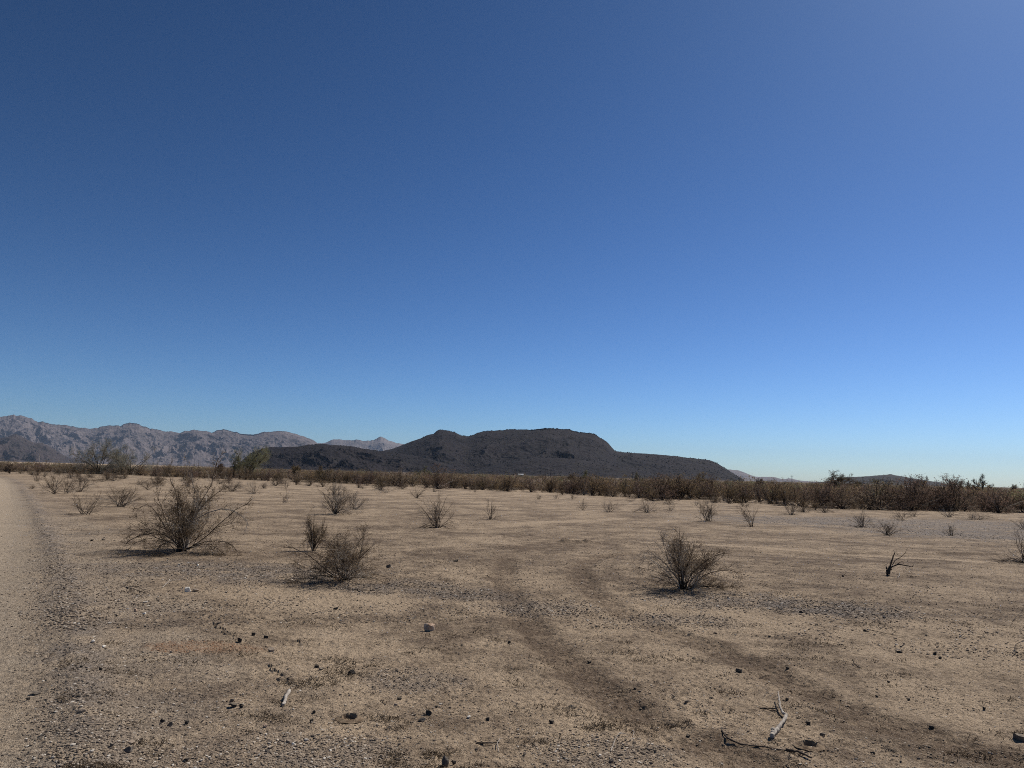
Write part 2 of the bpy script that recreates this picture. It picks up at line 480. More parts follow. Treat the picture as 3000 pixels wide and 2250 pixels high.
MESA = [(900, 1392), (960, 1365), (1030, 1342), (1090, 1326), (1150, 1314), (1180, 1302), (1200, 1294), (1230, 1284), (1250, 1275), (1270, 1270), (1280, 1261), (1286, 1257.5), (1295, 1257.5), (1315, 1261), (1335, 1267), (1350, 1274), (1360, 1277), (1375, 1277), (1390, 1272), (1400, 1267), (1415, 1264), (1445, 1261), (1470, 1260), (1500, 1257), (1530, 1258), (1560, 1260), (1575, 1258), (1600, 1256.5), (1640, 1257), (1665, 1258), (1680, 1263), (1695, 1267), (1715, 1268), (1740, 1271), (1760, 1284), (1775, 1293), (1784, 1300), (1791, 1309), (1800, 1319), (1810, 1322), (1830, 1324), (1870, 1327), (1920, 1330), (1960, 1333), (2000, 1338), (2050, 1344), (2075, 1347), (2100, 1357), (2130, 1376), (2150, 1388), (2180, 1410)]
MESASPUR = [(1340, 1398), (1400, 1378), (1450, 1362), (1490, 1353), (1530, 1345), (1570, 1342), (1640, 1341), (1700, 1346), (1760, 1356), (1830, 1366), (1900, 1382), (1960, 1402)]
FARHILLS = [(1980, 1402), (2060, 1380), (2110, 1375), (2140, 1375.5), (2160, 1377), (2175, 1381), (2200, 1392), (2215, 1397), (2240, 1397), (2265, 1397), (2275, 1399), (2295, 1405), (2310, 1401), (2320, 1402), (2340, 1407), (2360, 1410), (2400, 1411), (2450, 1414), (2520, 1417)]
RIGHTHILL = [(2380, 1414), (2420, 1411), (2460, 1403), (2480, 1398), (2530, 1396), (2570, 1393), (2600, 1391), (2606, 1389.5), (2611, 1389), (2620, 1392), (2660, 1399), (2700, 1405), (2735, 1411), (2745, 1410.5), (2770, 1417), (2800, 1424), (2840, 1429)]
M_RANGE = rock_material('granite_slope', (.148, .124, .122), (.100, .085, .086), (.064, .056, .057), .0035, .016, .05, 16)
M_FAR = rock_material('far_granite_slope', (.19, .162, .155), (.145, .125, .122), (.11, .098, .094), .003, .015, .05, 14)
M_DARK = rock_material('dark_rock_slope', (.060, .045, .043), (.036, .029, .029), (.05, .042, .035), .006, .03, .1, 8)
M_MESA = rock_material('basalt_slope', (.021, .0165, .018), (.014, .0115, .0135), (.026, .022, .019), .007, .03, .12, 3)
M_RIGHT = rock_material('low_hill_slope', (.045, .039, .034), (.032, .029, .027), (.052, .048, .036), .006, .03, .1, 4)
skyline_hill('mountain_range', RANGE, 8200, 2300, 1500, M_RANGE, seed=3, rough=1.2, base=1.2, cols=860, rows=220, spur=.22, mott=.010)
skyline_hill('far_mountain_range', FARRANGE, 11500, 2200, 1500, M_FAR, seed=9, rough=1.0, cols=420, rows=120, spur=.2, mott=.010)
skyline_hill('dark_hill', DARKHILL, 4600, 900, 700, M_DARK, seed=14, rough=.9, cols=420, rows=120, spur=.3, mott=.016)
_, MESA_S = skyline_hill('mesa', MESA, 2300, 640, 500, M_MESA, seed=21, rough=.5, cols=800, rows=170, spur=.10, mott=.006, base=1.15)
_, SPUR_S = skyline_hill('mesa_spur', MESASPUR, 1750, 260, 300, M_MESA, seed=27, rough=.5, cols=420, rows=100, spur=.18, mott=.012)
_, FRONT_S = skyline_hill('front_hill', FRONTHILL, 1800, 380, 320, M_MESA, seed=33, rough=.5, cols=600, rows=140, spur=.26, mott=.014)
skyline_hill('far_hill', FARHILLS, 9500, 1400, 900, M_FAR, seed=45, rough=.8, cols=300, rows=70, spur=.4)
skyline_hill('low_hill', RIGHTHILL, 3200, 520, 500, M_RIGHT, seed=52, rough=.5, cols=360, rows=80, spur=.35)
# ------------------------------------------------------------------ plants
def unit(v): return v / np.maximum(np.linalg.norm(v, axis=-1, keepdims=True), 1e-9)
def tubes(P, R, k):
    """P (N,n,3) centre lines, R (N,n) radii -> verts, quads"""
    N, n, _ = P.shape
    t = unit(np.gradient(P, axis=1))
    ref = np.where(np.abs(t[..., 2:3]) > .9, np.array([1., 0, 0]), np.array([0, 0, 1.]))
    a = unit(np.cross(t, ref)); b = np.cross(t, a)
    ang = np.arange(k) * 2 * np.pi / k
    V = P[:, :, None, :] + R[:, :, None, None] * (np.cos(ang)[:, None] * a[:, :, None, :] + np.sin(ang)[:, None] * b[:, :, None, :])
    base = (np.arange(N) * n * k)[:, None, None]
    i = np.arange(n - 1)[None, :, None] * k; j = np.arange(k)[None, None, :]; j2 = (j + 1) % k
    F = np.stack([base + i + j, base + i + j2, base + i + k + j2, base + i + k + j], -1).reshape(-1, 4)
    return V.reshape(-1, 3), F
def grow(rng, P0, D0, L, n, wig, up):
    N = len(P0)
    P = np.zeros((N, n, 3)); P[:, 0] = P0
    d = D0.copy(); st = (L / (n - 1))[:, None]
    for i in range(1, n):
        d = unit(d + rng.normal(0, wig, (N, 3)) + np.array([0, 0, 1.]) * np.asarray(up).reshape(-1, 1) * (2.0 * i / n))
        P[:, i] = P[:, i - 1] + d * st
    return P
def sprout(rng, P, count, lo, hi, ang, Lf, L, n, wig, up):
    """children along random parents"""
    N, m, _ = P.shape
    par = rng.integers(0, N, count)
    s = rng.uniform(lo, hi, count) * (m - 1)
    i = np.minimum(s.astype(int), m - 2); f = (s - i)[:, None]
    p0 = P[par, i] * (1 - f) + P[par, i + 1] * f
    d = unit(P[par, i + 1] - P[par, i])
    r = unit(np.cross(d, rng.normal(0, 1, (count, 3))))
    a = rng.normal(ang, ang * .35, count)[:, None]
    d2 = unit(d * np.cos(a) + r * np.sin(a))
    ln = L * rng.uniform(*Lf, count) * (1 - .5 * s / (m - 1))
    return grow(rng, p0, d2, ln, n, wig, up), par
def leaf_quads(rng, pts, size, asp=.55, upright=False):
    N = len(pts)
    a = unit(rng.normal(0, 1, (N, 3)) + (np.array([0, 0, 1.2]) if upright else 0)); b = unit(np.cross(a, rng.normal(0, 1, (N, 3))))
    s = size * rng.uniform(.6, 1.4, N)[:, None]
    V = np.stack([pts - b * s * asp * .5, pts + a * s * .5 - b * s * asp * .15, pts + b * s * asp * .5 + a * s * .35, pts - a * s * .5], 1)
    return V.reshape(-1, 3), np.arange(N * 4).reshape(N, 4)
def joinv(parts):
    vs, fs, ts, off = [], [], [], 0
    for v, f, t in parts:
        vs.append(v); fs.append(f + off); off += len(v)
        ts.append(np.full(len(v), t) if np.isscalar(t) else t)
    return np.concatenate(vs), np.concatenate(fs), np.concatenate(ts)
def clampz(P, z=.004):
    P[..., 2] = np.maximum(P[..., 2], z)
    return P

def shrub_geo(seed, H, W, stems=26, twigs=260, fine=700, leaves=1400, spread=.9, droop=.12, leaf=.014, lean=(0, 0), rs=1.0, pale=.12, low=.0, wig=.12, extra=None, root=.022):
    """creosote-like shrub of height H and width W: many stems fanning out of one root, forking into thin twigs"""
    rng = np.random.default_rng(seed)
    az = rng.uniform(0, 2 * np.pi, stems)
    tilt = (rng.random(stems) ** .85 * .98 + rng.normal(0, .08, stems)) * spread
    nlow = int(stems * low)
    if nlow: tilt[:nlow] = rng.uniform(.85, 1.3, nlow)
    tilt = np.clip(tilt, .03, 1.45)
    base = rng.normal(0, root * W, (stems, 3)); base[:, 2] = -.02
    d = np.stack([np.sin(tilt) * np.cos(az) + lean[0], np.sin(tilt) * np.sin(az) + lean[1], np.cos(tilt)], -1)
    L = rng.uniform(.6, 1.05, stems) * np.where(np.cos(tilt) > .6, H * 1.02, W * .62)
    up = np.where(tilt > .8, -droop * rng.uniform(.7, 1.5, stems), rng.normal(-.015, .05, stems))
    S = clampz(grow(rng, base, unit(d), L, 8, wig, up), -.02)
    T1, p1 = sprout(rng, S, twigs, .25, .98, .60, (.20, .48), max(H, W * .6), 6, .19, .02)
    T2, p2 = sprout(rng, T1, fine, .2, 1.0, .8, (.08, .24), max(H, W * .6), 4, .24, .02)
    T1 = clampz(T1); T2 = clampz(T2)
    # bring the crown to the wanted size
    allp = np.concatenate([T1.reshape(-1, 3), T2.reshape(-1, 3), S.reshape(-1, 3)])
    hz = np.percentile(allp[:, 2], 99.3); wx = np.percentile(np.abs(allp[:, 0]), 97) * 2
    sc = np.array([W / wx, W / wx, H / hz])
    S, T1, T2 = S * sc, T1 * sc, T2 * sc
    if extra:                                    # single branches with a course of their own
        X = []
        for pts, tn in extra:
            q = np.array(pts, float); t = np.linspace(0, len(q) - 1, 8); ar = np.arange(len(q))
            qx, qz = np.interp(t, ar, q[:, 0]), np.interp(t, ar, q[:, 1])
            dy = np.cumsum(rng.normal(0, .035, 8)); dy -= dy[0]
            X.append(np.stack([qx, dy, qz], -1) + rng.normal(0, .006, (8, 3)))
        X = np.array(X); n0, n1 = len(S), len(T1)
        A, pa = sprout(rng, X, 13 * len(X), .35, 1.0, .55, (.12, .3), max(H, .8), 6, .15, .01)
        B, pb = sprout(rng, A, 60 * len(X), .2, 1.0, .6, (.06, .16), max(H, .8), 4, .18, .02)
        S = np.concatenate([S, X]); T1 = np.concatenate([T1, clampz(A)]); T2 = np.concatenate([T2, clampz(B)])
        p1 = np.concatenate([p1, pa + n0]); p2 = np.concatenate([p2, pb + n1]); stems = len(S)
    r0 = .0075 * rs * (.6 + .5 * H)
    RS = (r0 * rng.uniform(.6, 1.3, stems))[:, None] * np.linspace(1, .35, 8)
    RT = (r0 * .32 * rng.uniform(.7, 1.3, len(T1)))[:, None] * np.linspace(1, .5, 6)
    RF = np.full(T2.shape[:2], r0 * .15)
    if extra: RS[-len(extra):] *= 1.2
    ts = np.where(rng.random(stems) < pale, rng.uniform(.7, 1, stems), rng.uniform(0, .35, stems))
    if extra: ts[-len(extra):] = [e[1] for e in extra]
    tt = np.clip(ts[p1] + rng.normal(.1, .12, len(p1)), 0, 1)
    tf = np.clip(tt[p2] * .5 + .40 + rng.normal(0, .1, len(p2)), 0, 1)
    lp = np.concatenate([T2[:, 1:].reshape(-1, 3), T1[:, 3:].reshape(-1, 3)])
    pick = rng.integers(0, len(lp), leaves)
    lpts = lp[pick] + rng.normal(0, leaf * .8, (leaves, 3))
    # leaves gather in clumps
    k = gnoise(lpts[:, 0] * 5 + seed, lpts[:, 2] * 5 + lpts[:, 1] * 3, seed)
    lpts = lpts[k > -.18]
    return dict(S=S, T1=T1, T2=T2, RS=RS, RT=RT, RF=RF, ts=ts, tt=tt, tf=tf, p1=p1, p2=p1[p2], leaves=lpts, leaf=leaf, rng=rng)
def tone_rep(t, per): return np.repeat(t, per)
def wood_mesh(name, g, sel=None, ks=5, kt=3):
    s = np.ones(len(g['S']), bool) if sel is None else sel
    m1 = s[g['p1']]; m2 = s[g['p2']]
    parts = [(*tubes(g['S'][s], g['RS'][s], ks), tone_rep(g['ts'][s], 8 * ks))]
    if m1.any(): parts.append((*tubes(g['T1'][m1], g['RT'][m1], kt), tone_rep(g['tt'][m1], 6 * kt)))
    if m2.any(): parts.append((*tubes(g['T2'][m2], g['RF'][m2], kt), tone_rep(g['tf'][m2], 4 * kt)))
    v, f, t = joinv(parts)
    return make_mesh(name, v, f, tone=t, mat=M_BARK)
def leaf_mesh(name, g, mat):
    v, f = leaf_quads(g['rng'], g['leaves'], g['leaf'])
    t = np.repeat(g['rng'].random(len(g['leaves'])), 4)
    return make_mesh(name, v, f, tone=t, mat=mat)

def bark_material():
    n = NT('dry_bark')
    t = n.attr('tone')
    col = n.mix(n.rng(t, .1, .5), (.030, .024, .021), (.155, .110, .074))
    col = n.mix(n.rng(t, .6, .9), col, (.38, .34, .29))
    return n.out(col)
def leaf_material(name, a, b, c):
    n = NT(name)
    t = n.attr('tone'); r = n.n('ShaderNodeObjectInfo').outputs['Random']
    col = n.mix(t, a, b)
    col = n.mix(n.math('MULTIPLY', n.rng(t, .7, .95), .6), col, c)
    hv = n.n('ShaderNodeHueSaturation')
    n.set(hv.inputs['Value'], n.rng(r, 0, 1, .75, 1.25)); n.set(hv.inputs['Color'], col)
    m = n.out(hv.outputs[0])
    # thin leaves let some light through
    tr = n.n('ShaderNodeBsdfTranslucent'); n.set(tr.inputs['Color'], hv.outputs[0])
    mx = n.n('ShaderNodeMixShader'); mx.inputs[0].default_value = .35
    n.t.links.new(n.b.outputs[0], mx.inputs[1]); n.t.links.new(tr.outputs[0], mx.inputs[2])
    n.t.links.new(mx.outputs[0], n.t.nodes['Material Output'].inputs['Surface'])
    return m
M_BARK = bark_material()
M_LEAF_RUST = leaf_material('rusty_leaf', (.185, .130, .074), (.265, .190, .112), (.31, .24, .145))
M_LEAF_OLIVE = leaf_material('olive_leaf', (.145, .110, .062), (.205, .155, .088), (.26, .205, .115))
M_LEAF_GREY = leaf_material('grey_twig_tip', (.21, .158, .11), (.30, .23, .165), (.38, .31, .23))
M_LEAF_RED = leaf_material('reddish_twig_tip', (.165, .108, .084), (.22, .150, .116), (.28, .21, .16))
M_LEAF_GREEN = leaf_material('pale_green_leaf', (.19, .20, .105), (.26, .26, .14), (.30, .295, .18))
M_LEAF_SAGE = leaf_material('grey_green_leaf', (.25, .24, .17), (.32, .305, .22), (.36, .34, .26))
LEAFM = dict(rust=M_LEAF_RUST, olive=M_LEAF_OLIVE, grey=M_LEAF_GREY, red=M_LEAF_RED, green=M_LEAF_GREEN, sage=M_LEAF_SAGE)

def place_shrub(u, v, hpx, wpx, label, seed, group=None, leafcol='rust', name='desert_shrub', split=False, **kw):
    x, y = on_ground(u, v)
    z = gz(x, y)
    depth = y
    H, W = px_to_m(hpx, depth), px_to_m(wpx, depth)
    g = shrub_geo(seed, H, W, **kw)
    root = empty(name, (x, y, z - .01))
    tag(root, label, 'shrub', group)
    if split:
        for i in range(len(g['S'])):
            sel = np.zeros(len(g['S']), bool); sel[i] = True
            link('stem', wood_mesh('stem', g, sel), root)
    else:
        link('branchwork', wood_mesh('branchwork', g), root)
    if len(g['leaves']): link('foliage', leaf_mesh('foliage', g, LEAFM[leafcol]), root)
    return root

OPEN = 'shrubs scattered over the open desert floor'
hero = dict(stems=44, twigs=520, fine=2200)
def rel(u0, v0, s, *pts): return [((u - u0) * s, (v0 - v) * s) for u, v in pts]
_s = px_to_m(1, on_ground(535, 1618)[1])
_r = lambda *p: rel(535, 1618, _s, *p)
HERO_EXTRA = [(_r((537, 1618), (550, 1540), (557, 1509), (579, 1477), (608, 1426), (611, 1383), (615, 1354), (626, 1332)), .62),
              (_r((540, 1612), (557, 1509), (568, 1458), (553, 1430), (548, 1404), (539, 1361)), .72),
              (_r((530, 1615), (521, 1578), (513, 1487), (503, 1440), (485, 1400), (477, 1375)), .3),
              (_r((545, 1608), (564, 1516), (615, 1502), (651, 1491), (687, 1505), (709, 1523), (714, 1541)), .85),
              (_r((540, 1616), (550, 1606), (593, 1590), (636, 1583), (669, 1592), (690, 1612)), .1),
              (_r((530, 1616), (513, 1597), (477, 1574), (427, 1570), (383, 1581), (362, 1610)), .1),
              (_r((528, 1614), (500, 1590), (460, 1580), (420, 1586), (395, 1600), (380, 1618)), .1),
              (_r((528, 1612), (500, 1570), (470, 1534), (445, 1498), (416, 1487), (394, 1498), (390, 1527)), .2),
              (_r((542, 1614), (579, 1590), (615, 1558), (644, 1525), (669, 1502), (705, 1480), (727, 1462)), .2),
              (_r((536, 1616), (545, 1560), (575, 1500), (600, 1470), (640, 1440), (665, 1428)), .2),
              (_r((532, 1616), (500, 1560), (470, 1500), (450, 1460), (440, 1430)), .2)]
place_shrub(535, 1618, 195, 300, 'largest shrub, tall with arching dark stems, on open soil near the gravel road', 101, OPEN, 'rust', split=True, extra=HERO_EXTRA, stems=28, twigs=380, fine=4200, leaves=16000, leaf=.019, low=.24, droop=.16, spread=.85, pale=.2, rs=1.05, wig=.15)
place_shrub(1008, 1702, 150, 268, 'dense rusty low foreground shrub left of the wheel tracks, pale stone on its right', 102, OPEN, 'rust', split=True, stems=32, twigs=400, fine=2800, wig=.16, leaves=8000, rs=1.05, leaf=.014, low=.15, spread=1.0, pale=.16)
place_shrub(2005, 1727, 160, 265, 'wide open-stemmed dark shrub in the foreground right of the wheel tracks', 103, OPEN, 'rust', split=True, stems=40, twigs=460, fine=3400, leaves=7000, rs=1.1, leaf=.014, low=.12, spread=1.22, droop=.10, pale=.2, wig=.16)
# (u, v of the foot, height px, width px, label, leaf colour, options)
SHRUBS = [
 (246, 1507, 68, 95, 'thin bare V-shaped shrub on the soil between the gravel road and the largest shrub', 'grey', dict(stems=18, twigs=130, fine=420, leaves=500)),
 (354, 1484, 70, 135, 'dark-footed shrub with long bare branches leaning right, behind the largest shrub', 'rust', dict(stems=34, twigs=300, fine=900, leaves=1500, low=.25, lean=(.25, 0))),
 (160, 1447, 66, 72, 'leftmost of three brown shrubs in a row by the far gravel road edge', 'rust', dict(stems=24, twigs=220, fine=700, leaves=1800)),
 (196, 1445, 52, 50, 'middle and smallest of three brown shrubs in a row by the far gravel road edge', 'grey', dict(stems=20, twigs=170, fine=500, leaves=900)),
 (233, 1441, 62, 66, 'rightmost and reddest of three brown shrubs in a row by the far gravel road edge', 'red', dict(stems=24, twigs=220, fine=700, leaves=2200)),
 (106, 1411, 34, 38, 'small brown bush standing behind the row of three shrubs, close to the far road', 'rust', dict(stems=18, twigs=140, fine=400, leaves=900)),
 (92, 1433, 15, 30, 'tiny squat brown bush right at the edge of the gravel road', 'rust', dict(stems=18, twigs=110, fine=300, leaves=700, spread=1.3)),
 (744, 1448, 38, 44, 'small grey bush with a black foot, right of the largest shrub near the belt', 'grey', dict(stems=22, twigs=150, fine=420, leaves=500, pale=.5)),
 (680, 1440, 36, 96, 'low wide brown bush seen just right of the top of the largest shrub', 'grey', dict(stems=30, twigs=260, fine=700, leaves=1800, low=.3)),
 (412, 1420, 20, 62, 'low flat bush seen just behind the left top of the largest shrub', 'rust', dict(stems=20, twigs=150, fine=400, leaves=1100, low=.3)),
 (476, 1424, 20, 52, 'low brown bush half hidden behind the largest shrub top', 'rust', dict(stems=20, twigs=150, fine=400, leaves=1000, low=.3)),
 (300, 1412, 16, 46, 'small dull bush in front of the pair of grey-green trees', 'olive', dict(stems=18, twigs=120, fine=300, leaves=800)),
 (838, 1431, 24, 46, 'small dark bush at the brush belt, farther of two left of the tangled grey bush', 'grey', dict(stems=16, twigs=110, fine=300, leaves=200)),
 (830, 1473, 40, 52, 'thin bare bush leaning right, nearer of two left of the tangled grey bush', 'grey', dict(stems=9, twigs=80, fine=240, leaves=150, lean=(.35, 0))),
 (980, 1508, 92, 125, 'big tangled leafless grey bush in the middle of the open flat', 'grey', dict(stems=52, twigs=420, fine=1400, leaves=900, low=.25, pale=.4, lean=(.1, 0))),
 (1036, 1491, 52, 80, 'bleached grey bush leaning right against the big tangled grey bush', 'grey', dict(stems=30, twigs=240, fine=700, leaves=300, low=.2, pale=.6, lean=(.35, 0))),
 (977, 1450, 38, 44, 'brown bush seen just above the big tangled grey bush', 'rust', dict(stems=20, twigs=150, fine=420, leaves=500)),
 (1124, 1444, 20, 62, 'low dead bush with pale broken branches on a pale soil patch', 'grey', dict(stems=22, twigs=110, fine=260, leaves=60, low=.4, pale=.6)),
 (1062, 1432, 13, 28, 'tiny low bush between the tangled grey bush and the dead one with broken branches', 'rust', dict(stems=14, twigs=80, fine=200, leaves=250)),
 (1220, 1459, 32, 52, 'small upright brown bush behind the curved-stem bush in mid field', 'rust', dict(stems=20, twigs=140, fine=400, leaves=400)),
 (1271, 1440, 20, 50, 'small dark low bush touching the brush belt left of the mesa notch', 'grey', dict(stems=20, twigs=110, fine=300, leaves=200, low=.3)),
 (1390, 1442, 19, 32, 'small black-footed bush at the front of the brush belt below the mesa top', 'rust', dict(stems=16, twigs=90, fine=240, leaves=200)),
 (1284, 1546, 96, 118, 'round open bush with stems curving down to the soil, alone in mid field', 'rust', dict(stems=34, twigs=260, fine=620, leaves=700, low=.35, droop=.22, pale=.12)),
 (1437, 1522, 62, 58, 'small wiry bush with a single tall twig, right of the round curved-stem bush', 'rust', dict(stems=14, twigs=80, fine=220, leaves=160, low=.35, droop=.2)),
 (916, 1611, 100, 80, 'narrow upright rusty bush just behind the dense foreground shrub', 'rust', dict(stems=26, twigs=280, fine=900, leaves=2400, spread=.6)),
 (1708, 1494, 34, 36, 'small red-stemmed V-shaped bush, first of the sparse row right of centre', 'red', dict(stems=14, twigs=70, fine=180, leaves=120)),
 (1785, 1500, 42, 48, 'small grey fan-shaped bush with a pale dead stub just beside it', 'grey', dict(stems=18, twigs=90, fine=240, leaves=160, pale=.3)),
 (1895, 1503, 44, 84, 'dark wide-spreading leafless bush, widest of the sparse row right of centre', 'grey', dict(stems=30, twigs=150, fine=320, leaves=120, low=.3)),
 (1963, 1478, 30, 54, 'dark bush half merged with the brush belt, behind a smaller one of the same shape', 'rust', dict(stems=24, twigs=140, fine=350, leaves=400)),
 (1962, 1498, 24, 38, 'small dark fan-shaped bush in front of one that merges with the brush belt', 'grey', dict(stems=16, twigs=70, fine=180, leaves=60)),
 (2040, 1482, 18, 30, 'tiny pale bush at the brush belt behind the twin-trunked bush', 'grey', dict(stems=14, twigs=70, fine=180, leaves=150, pale=.4)),
 (2070, 1528, 66, 74, 'upright brown bush with two dark trunks right behind the wide foreground shrub', 'rust', dict(stems=26, twigs=220, fine=600, leaves=1200, spread=.6)),
 (2204, 1543, 70, 74, 'thin V-shaped bush with one long branch to the right and litter below', 'rust', dict(stems=12, twigs=90, fine=260, leaves=420, spread=.7)),
 (1578, 1463, 16, 34, 'low dead bush at the brush belt edge, left one of a close pair', 'grey', dict(stems=16, twigs=80, fine=200, leaves=60)),
 (1630, 1461, 16, 30, 'pale low bush at the brush belt edge between two darker low ones', 'grey', dict(stems=16, twigs=80, fine=200, leaves=100, pale=.5)),
 (1679, 1463, 17, 32, 'low black-footed bush at the brush belt edge, right of a pale one', 'rust', dict(stems=16, twigs=80, fine=200, leaves=160)),
 (1574, 1475, 9, 14, 'tiny dead stub with a few pale twigs alone on the flat', 'grey', dict(stems=6, twigs=14, fine=20, leaves=0, pale=.6)),
 (2317, 1508, 44, 72, 'bowl-shaped dark bush in front of a rusty clump of the brush belt', 'rust', dict(stems=30, twigs=180, fine=420, leaves=300, low=.35, droop=.2)),
 (2528, 1543, 50, 92, 'dark bush with long branches arching to the left, on the grey gravel edge', 'rust', dict(stems=34, twigs=220, fine=520, leaves=350, low=.4, droop=.16, lean=(-.2, 0))),
 (2600, 1568, 46, 74, 'leafless brown bush spreading left, nearest of the group on the right flat', 'grey', dict(stems=30, twigs=170, fine=420, leaves=160, low=.2)),
 (2641, 1524, 36, 58, 'dark stubby bush on grey gravel left of a smaller one', 'grey', dict(stems=24, twigs=110, fine=260, leaves=120)),
 (2680, 1513, 22, 42, 'small stubby bush on grey gravel touching the right brush belt', 'grey', dict(stems=16, twigs=70, fine=180, leaves=60)),
 (2779, 1515, 38, 70, 'black-based bush with pale bent twigs on grey gravel before the tallest brush', 'grey', dict(stems=28, twigs=130, fine=300, leaves=120, low=.25, pale=.3)),
 (2860, 1524, 28, 98, 'low sprawling dead bush on grey gravel, lying flat to both sides', 'grey', dict(stems=36, twigs=160, fine=320, leaves=60, low=.6, pale=.25)),
 (2788, 1569, 36, 76, 'small lone spidery bush with branches reaching right, on soil below the gravel', 'grey', dict(stems=16, twigs=70, fine=160, leaves=60, low=.2)),
 (3004, 1652, 96, 210, 'large bare bush with hoop-like arching stems cut by the right picture edge', 'grey', dict(stems=36, twigs=150, fine=300, leaves=0, low=.5, droop=.24, wig=.12)),
 (2998, 1551, 36, 60, 'thin see-through bush at the right picture edge on grey gravel', 'grey', dict(stems=12, twigs=70, fine=180, leaves=60)),
 (1850, 1470, 15, 34, 'small dark bush at the belt foot behind the widest bush of the sparse row', 'rust', dict(stems=16, twigs=80, fine=200, leaves=200)),
 (130, 1398, 24, 44, 'round brown bush at the belt foot nearest the far road bend', 'rust', dict(stems=20, twigs=150, fine=400, leaves=1100)),
 (205, 1402, 26, 58, 'reddish bush at the belt foot above the row of three shrubs', 'red', dict(stems=22, twigs=170, fine=420, leaves=1300)),
 (262, 1410, 22, 64, 'low wide rusty bush between the row of three shrubs and the tree pair', 'rust', dict(stems=22, twigs=170, fine=420, leaves=1300, low=.2)),
 (352, 1404, 20, 40, 'small brown bush at the foot of the lower grey-green tree', 'rust', dict(stems=18, twigs=130, fine=320, leaves=800)),
 (432, 1436, 26, 60, 'faint see-through bush just left of the largest shrub crown', 'rust', dict(stems=18, twigs=130, fine=400, leaves=700)),
 (560, 1412, 24, 56, 'rusty bush seen over the middle of the largest shrub', 'rust', dict(stems=22, twigs=170, fine=420, leaves=1300)),
 (640, 1418, 22, 60, 'low rusty bush at the belt foot right of the largest shrub top', 'red', dict(stems=22, twigs=170, fine=420, leaves=1200)),
 (2182, 1484, 18, 46, 'small grey tuft at the belt foot behind the thin V-shaped bush', 'grey', dict(stems=18, twigs=90, fine=220, leaves=200)),
]
for i, (u, v, h, w, lab, lc, kw) in enumerate(SHRUBS):
    kr = random.Random(3000 + i)
    kw.setdefault('root', kr.choice((.018, .03, .07))); kw.setdefault('wig', kr.uniform(.09, .21)); kw.setdefault('spread', kr.uniform(.72, 1.15)); kw.setdefault('low', kr.choice((0, .1, .25)))
    place_shrub(u, v, h, w, lab, 200 + i, OPEN, lc, **kw)

# ---- the brush belt: a dense band of shrubs along the far side of the flat
EDGE_PX = [(-700, 1352), (-300, 1368), (0, 1382), (100, 1385), (300, 1391), (430, 1396), (560, 1402), (760, 1408), (900, 1413), (1000, 1415), (1080, 1418), (1200, 1426), (1300, 1429), (1480, 1438), (1560, 1441), (1700, 1449), (1820, 1458), (1900, 1461), (2100, 1467), (2200, 1475), (2330, 1481), (2400, 1490), (2520, 1493), (2700, 1496), (2850, 1499), (3000, 1502), (3400, 1512)]
EDGE = np.array([on_ground(u, v) for u, v in EDGE_PX])
def edge_y(x): return np.interp(x, EDGE[:, 0], EDGE[:, 1])
BELT_KINDS = []
def belt_proto(seed, H, W, lc, stems, twigs, leaves, leaf, **kw):
    g = shrub_geo(seed, H, W, stems=stems, twigs=twigs, fine=twigs, leaves=leaves, leaf=leaf, rs=1.5, **kw)
    BELT_KINDS.append((wood_mesh('branchwork', g, None, 3, 3), leaf_mesh('foliage', g, LEAFM[lc]), lc))
for q, (H, W, lc, lv, sp) in enumerate([(1.7, 1.9, 'rust', 1500, .8), (1.5, 1.7, 'olive', 1500, .85), (1.6, 1.8, 'rust', 1300, .75), (1.4, 2.0, 'grey', 1300, .95), (1.8, 2.3, 'red', 1700, .9), (1.2, 1.6, 'olive', 1100, 1.0), (1.55, 1.6, 'red', 1300, .7), (1.3, 1.8, 'grey', 1100, 1.0)]):
    belt_proto(400 + q, H, W, lc, 30, 250, int(lv * 1.35), .048, spread=sp, low=.32)
_rng = np.random.default_rng(77)
FULL = {'rust': 'rusty brown', 'olive': 'dull olive brown', 'grey': 'greyish brown', 'red': 'reddish brown'}
def sector(u):
    for lim, s in ((250, 'in the brush belt left of the grey-green tree pair'), (620, 'in the brush belt between the grey-green trees and the green tree'), (1000, 'in the brush belt below the dark front hill'), (1300, 'in the brush belt below the left slope of the mesa'), (1700, 'in the brush belt below the flat mesa top'), (2100, 'in the brush belt below the right shoulder of the mesa'), (2420, 'in the brush belt left of the big olive tree'), (2750, 'in the tall brush below the low right hill')):
        if u < lim: return s
    return 'in the tall brush at the far right beyond the gravel'
def to_px(x, y, z):
    p = CAM_R.transposed() @ Vector((x, y, z - CAM_H))
    return 1500 + FPX * p.x / -p.z, 1125 - FPX * p.y / -p.z
BELT_SPOTS = []
def belt_shrub(x, y, k, sc, label=None, low=False):
    wm, lm, lc = BELT_KINDS[k]
    root = empty('brush_shrub', (x, y, gz(x, y) - .03), _rng.uniform(0, 6.28))
    s = sc * _rng.uniform(.9, 1.1)
    root.scale = (sc * _rng.uniform(1.0, 1.45), sc * _rng.uniform(1.0, 1.45), s)
    link('branchwork', wm, root); link('foliage', lm, root)
    u, v = to_px(x, y, 0)
    where = ('standing out before the brush belt ' + ('under the granite mountains' if u < 620 else 'under the dark front hill' if u < 1000 else 'under the mesa' if u < 2100 else 'on the right')) if low else sector(u)
    size = 'small ' if low else ''
    tag(root, label or f'{size}{FULL[lc]} shrub {where}', 'shrub', (f'{size}{FULL[lc]} shrubs ' + where) if not label else 'shrubs of the brush belt')
